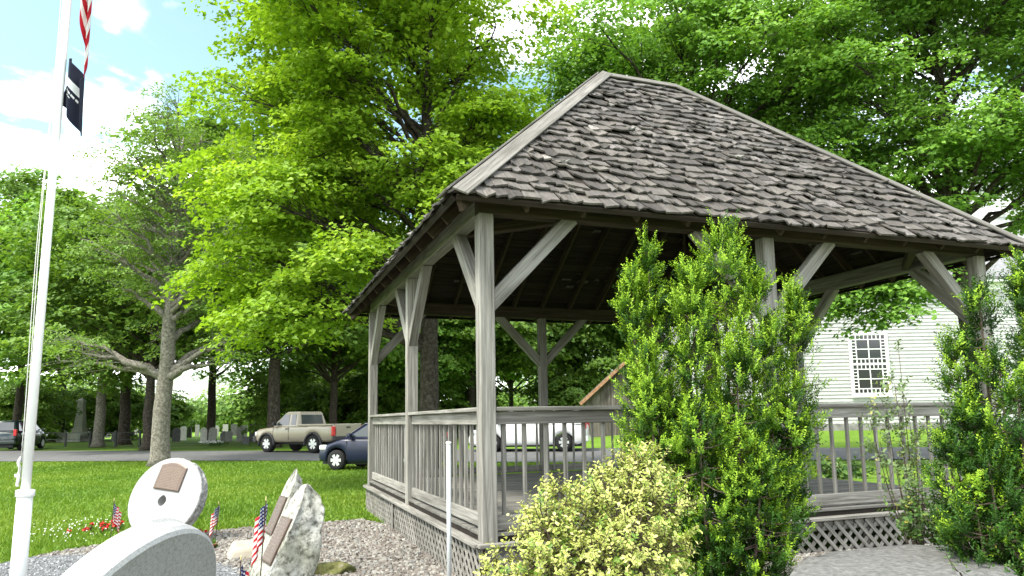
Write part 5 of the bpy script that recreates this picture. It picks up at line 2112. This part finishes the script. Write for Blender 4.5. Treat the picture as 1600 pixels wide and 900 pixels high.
def church_window(u0, u1, v0, v1):
    a, b = at(u0, v1, CHY), at(u1, v0, CHY)
    x0, x1 = a[0] - cl_, b[0] - cl_
    z0, z1 = a[2] - zg, b[2] - zg
    mb = MB()
    fwid = .13
    for (xa, xb, za, zb2) in ((x0 - fwid, x0, z0 - fwid, z1 + fwid), (x1, x1 + fwid, z0 - fwid, z1 + fwid), (x0, x1, z0 - fwid, z0), (x0, x1, z1, z1 + fwid)):
        box(mb, xa, xb, -.075, -.018, za, zb2)
    box(mb, x0 - .2, x1 + .2, -.13, -.076, z0 - fwid - .06, z0 - fwid + .02)
    wn = mb.obj('window', M_WHITE, ch)
    # two sashes: small square border panes round two by two large ones
    zm = (z0 + z1) / 2
    for sz0, sz1, yo in ((z0, zm - .03, -.036), (zm + .03, z1, -.042)):
        sw, sh = x1 - x0, sz1 - sz0
        bw = sw * .135
        xs_ = [x0, x0 + bw] + [x0 + sw / 2, x1 - bw, x1]
        bars = MB()
        mu = .045
        xcut = [x0, x0 + bw, x0 + sw / 2, x1 - bw, x1]
        zcut = [sz0, sz0 + bw, sz0 + sh / 2, sz1 - bw, sz1]
        hw2 = mu / 2
        for x in xcut: box(bars, x - hw2, x + hw2, yo - .022, yo, sz0 - hw2, sz1 + hw2)
        for z in zcut: box(bars, x0, x1, yo - .018, yo + .002, z - hw2, z + hw2)
        # border divisions
        for k in (.33, .67):
            for xa, xb in ((xcut[1], xcut[2]), (xcut[2], xcut[3])):
                x = xa + (xb - xa) * k
                for za, zb2 in ((sz0, sz0 + bw), (sz1 - bw, sz1)): box(bars, x - hw2 * .8, x + hw2 * .8, yo - .02, yo, za, zb2)
            for za, zb2 in ((zcut[1], zcut[2]), (zcut[2], zcut[3])):
                z = za + (zb2 - za) * k
                for xa, xb in ((x0, x0 + bw), (x1 - bw, x1)): box(bars, xa, xb, yo - .02, yo, z - hw2 * .8, z + hw2 * .8)
        bars.obj('sash', M_WHITE, wn)
        thirds = lambda a_, b_: [a_ + (b_ - a_) * q / 3 for q in range(4)]
        cells = []
        for xa, xb in ((xcut[1], xcut[2]), (xcut[2], xcut[3])):
            for za, zb2 in ((zcut[1], zcut[2]), (zcut[2], zcut[3])):
                cells.append((xa, xb, za, zb2))
            tq = thirds(xa, xb)
            for q in range(3):
                cells += [(tq[q], tq[q + 1], sz0, sz0 + bw), (tq[q], tq[q + 1], sz1 - bw, sz1)]
        for za, zb2 in ((zcut[1], zcut[2]), (zcut[2], zcut[3])):
            tq = thirds(za, zb2)
            for q in range(3):
                cells += [(x0, x0 + bw, tq[q], tq[q + 1]), (x1 - bw, x1, tq[q], tq[q + 1])]
        for xa in (x0, x1 - bw):
            for za in (sz0, sz1 - bw): cells.append((xa, xa + bw, za, za + bw))
        for xa, xb, za, zb2 in cells:
            mb = MB()
            box(mb, xa + .004, xb - .004, yo + .003, yo + .012, za + .004, zb2 - .004)
            mb.obj('pane', M_GLASSD, wn)


church_window(1335, 1381, 523, 615)
church_window(1184, 1230, 523, 615)

# barn: grey gable with rust coloured verge
BYD = 42.
pL, pP = at(914, 626, BYD), at(985, 560, BYD)
bz0 = float(gz(pL[0], BYD))
bn = thing('barn', 'weathered grey plank barn gable seen through the gazebo beside the yew', 'barn', (pL[0], BYD, bz0), -.2)
bw_ = (pP[0] - pL[0]) * 2
eh, ph_ = pL[2] - bz0, pP[2] - bz0
mb = MB()
V = np.array([[0, 0, -.2], [bw_, 0, -.2], [bw_, 0, eh], [bw_ / 2, 0, ph_], [0, 0, eh]])
V2 = V + [0, 9, 0]
mb.add(np.concatenate([V, V2]), [[0, 1, 2, 3, 4], [9, 8, 7, 6, 5], [0, 5, 6, 1], [1, 6, 7, 2], [4, 9, 5, 0]])
wl = mb.obj('wall', M_BARN, bn)
k = 0
x = .0
while x < bw_ - .05:
    wd = .22
    top = eh + (ph_ - eh) * (1 - abs(x + wd / 2 - bw_ / 2) / (bw_ / 2)) - .06
    timber('plank', (x + wd / 2, -.015, -.1), (x + wd / 2, -.015, top), .02, wd - .015, wl, M_BARN, up=(1, 0, 0), bev=0)
    x += wd
for s in (0, 1):
    e = Vector((-.25 if s == 0 else bw_ + .25, 0, eh - .25 * (ph_ - eh) / (bw_ / 2)))
    r_ = Vector((bw_ / 2, 0, ph_))
    d = (r_ - e).normalized()
    nn = Vector((-d.z, 0, d.x)) if s == 0 else Vector((d.z, 0, -d.x))
    if nn.z < 0: nn = -nn
    timber('roof', (e + r_) / 2 + nn * .09 + Vector((0, -.35, 0)), (e + r_) / 2 + nn * .09 + Vector((0, 9.3, 0)), (r_ - e).length, .08, bn, M_BARN, up=nn, bev=0)
    timber('verge_board', e + nn * .0 + Vector((0, -.34, 0)), r_ + Vector((0, -.34, 0)), .03, .18, bn, M_RUST, up=nn)

# ------------------------------------------------------------------ cemetery
rng = np.random.default_rng(77)


def headstone_mesh(w_, h_, th, style):
    mb = MB()
    if style == 0:
        out = [(-w_ / 2, 0), (w_ / 2, 0), (w_ / 2, h_ * .8)] + [(w_ / 2 * math.cos(q), h_ * .8 + h_ * .2 * math.sin(q)) for q in np.linspace(0.2, PI - .2, 9)] + [(-w_ / 2, h_ * .8)]
    elif style == 1:
        out = [(-w_ / 2, 0), (w_ / 2, 0), (w_ / 2, h_ * .82), (w_ * .34, h_ * .86), (w_ * .25, h_ * .97), (0, h_), (-w_ * .25, h_ * .97), (-w_ * .34, h_ * .86), (-w_ / 2, h_ * .82)]
    else:
        out = [(-w_ / 2, 0), (w_ / 2, 0), (w_ / 2, h_), (-w_ / 2, h_)]
    P = np.array([[a, -th / 2, b] for a, b in out])
    k = len(P)
    mb.add(np.concatenate([P, P + [0, th, 0]]), [list(range(k)), list(range(k, 2 * k))[::-1]] + [[(s + 1) % k, s, k + s, k + (s + 1) % k] for s in range(k)])
    return mb


M_HEADW = m_noise('pale_marble', [(.3, (.456, .444, .408)), (.7, (.696, .684, .648))], 6)
M_HEADD = m_noise('dark_slate', [(.3, (.06, .06, .062)), (.7, (.12, .12, .12))], 6)
M_HEADG = m_noise('grey_grave_granite', [(.3, (.22, .22, .21)), (.7, (.36, .355, .34))], 8)
GS = [(75, 690, 0, .9), (88, 684, 2, .9), (62, 690, 2, .9), (140, 686, 0, 1.1), (168, 684, 1, 1.0), (178, 690, 0, .8), (205, 688, 2, .7), (212, 684, 0, 1.0),
      (275, 690, 0, 1.1), (286, 688, 0, 1.2), (296, 684, 1, 1.1), (308, 682, 2, 1.3), (318, 692, 0, 1.1), (331, 692, 0, 1.1), (338, 682, 1, 1.2), (350, 690, 1, .8), (357, 690, 0, .8),
      (352, 680, 2, 1.3), (365, 681, 2, 1.3), (375, 690, 0, 1.1), (381, 684, 2, 1.2), (395, 690, 2, 1.3), (100, 682, 1, 1.0), (48, 684, 0, 1.0), (384, 694, 2, .5), (268, 684, 2, 1.0)]
ORD = ['first', 'second', 'third', 'fourth', 'fifth', 'sixth', 'seventh', 'eighth', 'ninth', 'tenth', 'eleventh', 'twelfth', 'thirteenth', 'fourteenth', 'fifteenth',
       'sixteenth', 'seventeenth', 'eighteenth', 'nineteenth'] + ['twenty-' + q for q in ('zeroth', 'first', 'second', 'third', 'fourth', 'fifth', 'sixth', 'seventh')]
ORD[19] = 'twentieth'
HM = {}
for k, (u, v, st, hh) in enumerate(GS):
    p = pg(u, v)
    mat = (M_HEADW, M_HEADG, M_HEADD)[(k * 7 + st) % 3]
    w_ = rng.uniform(.42, .62)
    key = (st, round(hh, 1))
    if key not in HM:
        mb = headstone_mesh(.52, hh, .12, st)
        HM[key] = mb.mesh('gravestone')
    o = bpy.data.objects.new('gravestone', HM[key])
    C.objects.link(o)
    if not HM[key].materials: HM[key].materials.append(mat)
    o.material_slots[0].link = 'OBJECT'
    o.material_slots[0].material = mat
    o.location = (p[0], p[1], p[2] - .04)
    o.rotation_euler = (rng.normal(0, .05), rng.normal(0, .04), rng.normal(.1, .2))
    o.scale = (w_ / .52, 1, 1)
    rank = sorted(e[0] for e in GS).index(u)
    tag(o, '%s gravestone from the left beyond the road, %s with %s top' % (ORD[rank], ('pale', 'grey', 'dark')[(k * 7 + st) % 3], ('a rounded', 'a peaked', 'a flat')[st]),
        'gravestone', 'gravestones beyond the road')

# obelisk with stepped base
p = pg(124, 690)
ob = thing('obelisk', 'tall pale stone obelisk monument in the cemetery', 'monument', p)
hz = at(124, 622, p[1])[2] - p[2]
mb = MB()
box(mb, -1.1, 1.1, -.8, .8, -.1, .25)
box(mb, -.75, .75, -.6, .6, .25, .5)
mb.obj('step', M_HEADG, ob, bevel=.02)
mb = MB()
box(mb, -.46, .46, -.46, .46, .5, 1.15)
mb.obj('plinth', M_HEADW, ob, bevel=.02)
mb = MB()
r0, r1 = .36, .22
V = [[sx * r, sy * r, z] for r, z in ((r0, 1.15), (r1, hz - .35)) for sx, sy in ((-1, -1), (1, -1), (1, 1), (-1, 1))]
mb.add(V, BOXF)
mb.obj('shaft', M_HEADW, ob)
mb = MB()
box(mb, -.30, .30, -.30, .30, hz - .35, hz - .18)
V = [[-.22, -.22, hz - .18], [.22, -.22, hz - .18], [.22, .22, hz - .18], [-.22, .22, hz - .18], [0, 0, hz + .05]]
mb.add(V, [[0, 1, 4], [1, 2, 4], [2, 3, 4], [3, 0, 4]])
mb.obj('cap', M_HEADW, ob)
p = pg(106, 691)
o = bpy.data.objects.new('block_tomb', MB().add(boxv(-.8, .8, -.4, .4, -.05, .75), BOXF).mesh('block_tomb'))
o.data.materials.append(M_HEADW)
C.objects.link(o)
o.location = p
bmx = bmesh.new()
bmx.from_mesh(o.data)
bmesh.ops.bevel(bmx, geom=bmx.edges[:], offset=.08, segments=2, affect='EDGES')
bmx.to_mesh(o.data)
bmx.free()
tag(o, 'pale square tomb block left of the obelisk', 'tomb')

# cemetery fence along the road: dark posts with two rails
fl = [pg(u, v) for u, v in ((58, 697), (102, 698), (140, 699), (180, 699), (218, 699))]
fe = thing('cemetery_fence', 'low dark post and rail fence along the cemetery edge', 'fence', fl[0])
f0 = np.array(fl[0])
M_IRON = m_plain('dark_iron', (.02, .022, .02), .6, .4)
for a in fl:
    q = np.array(a) - f0
    timber('post', (q[0], q[1], q[2] - .05), (q[0], q[1], q[2] + 1.0), .10, .10, fe, M_IRON, up=(0, 1, 0))
for a, b in zip(fl[:-1], fl[1:]):
    a, b = np.array(a) - f0, np.array(b) - f0
    for z in (.45, .88):
        timber('rail', (a[0], a[1] - .06, a[2] + z), (b[0], b[1] - .06, b[2] + z), .03, .03, fe, M_IRON)
# flower tribute
p = pg(335, 697)
o = thing('grave_flowers', 'white flowers laid before the gravestones left of the pickup', 'flowers', p)
rng = np.random.default_rng(4)
lv, fl_ = MB(), MB()
leaf_quads(lv, rng.normal(0, [.3, .12, .05], (70, 3)) + [0, 0, .12], rng.normal(size=(70, 3)), .16, rng, .3)
leaf_quads(fl_, rng.normal(0, [.28, .12, .04], (60, 3)) + [0, 0, .24], rng.normal(size=(60, 3)) + [0, 0, 1], .12, rng, .5)
lv.obj('foliage', M_SHRUB, o)
fl_.obj('petals', m_plain('white_petals', (.7, .7, .68), .7, .2), o)
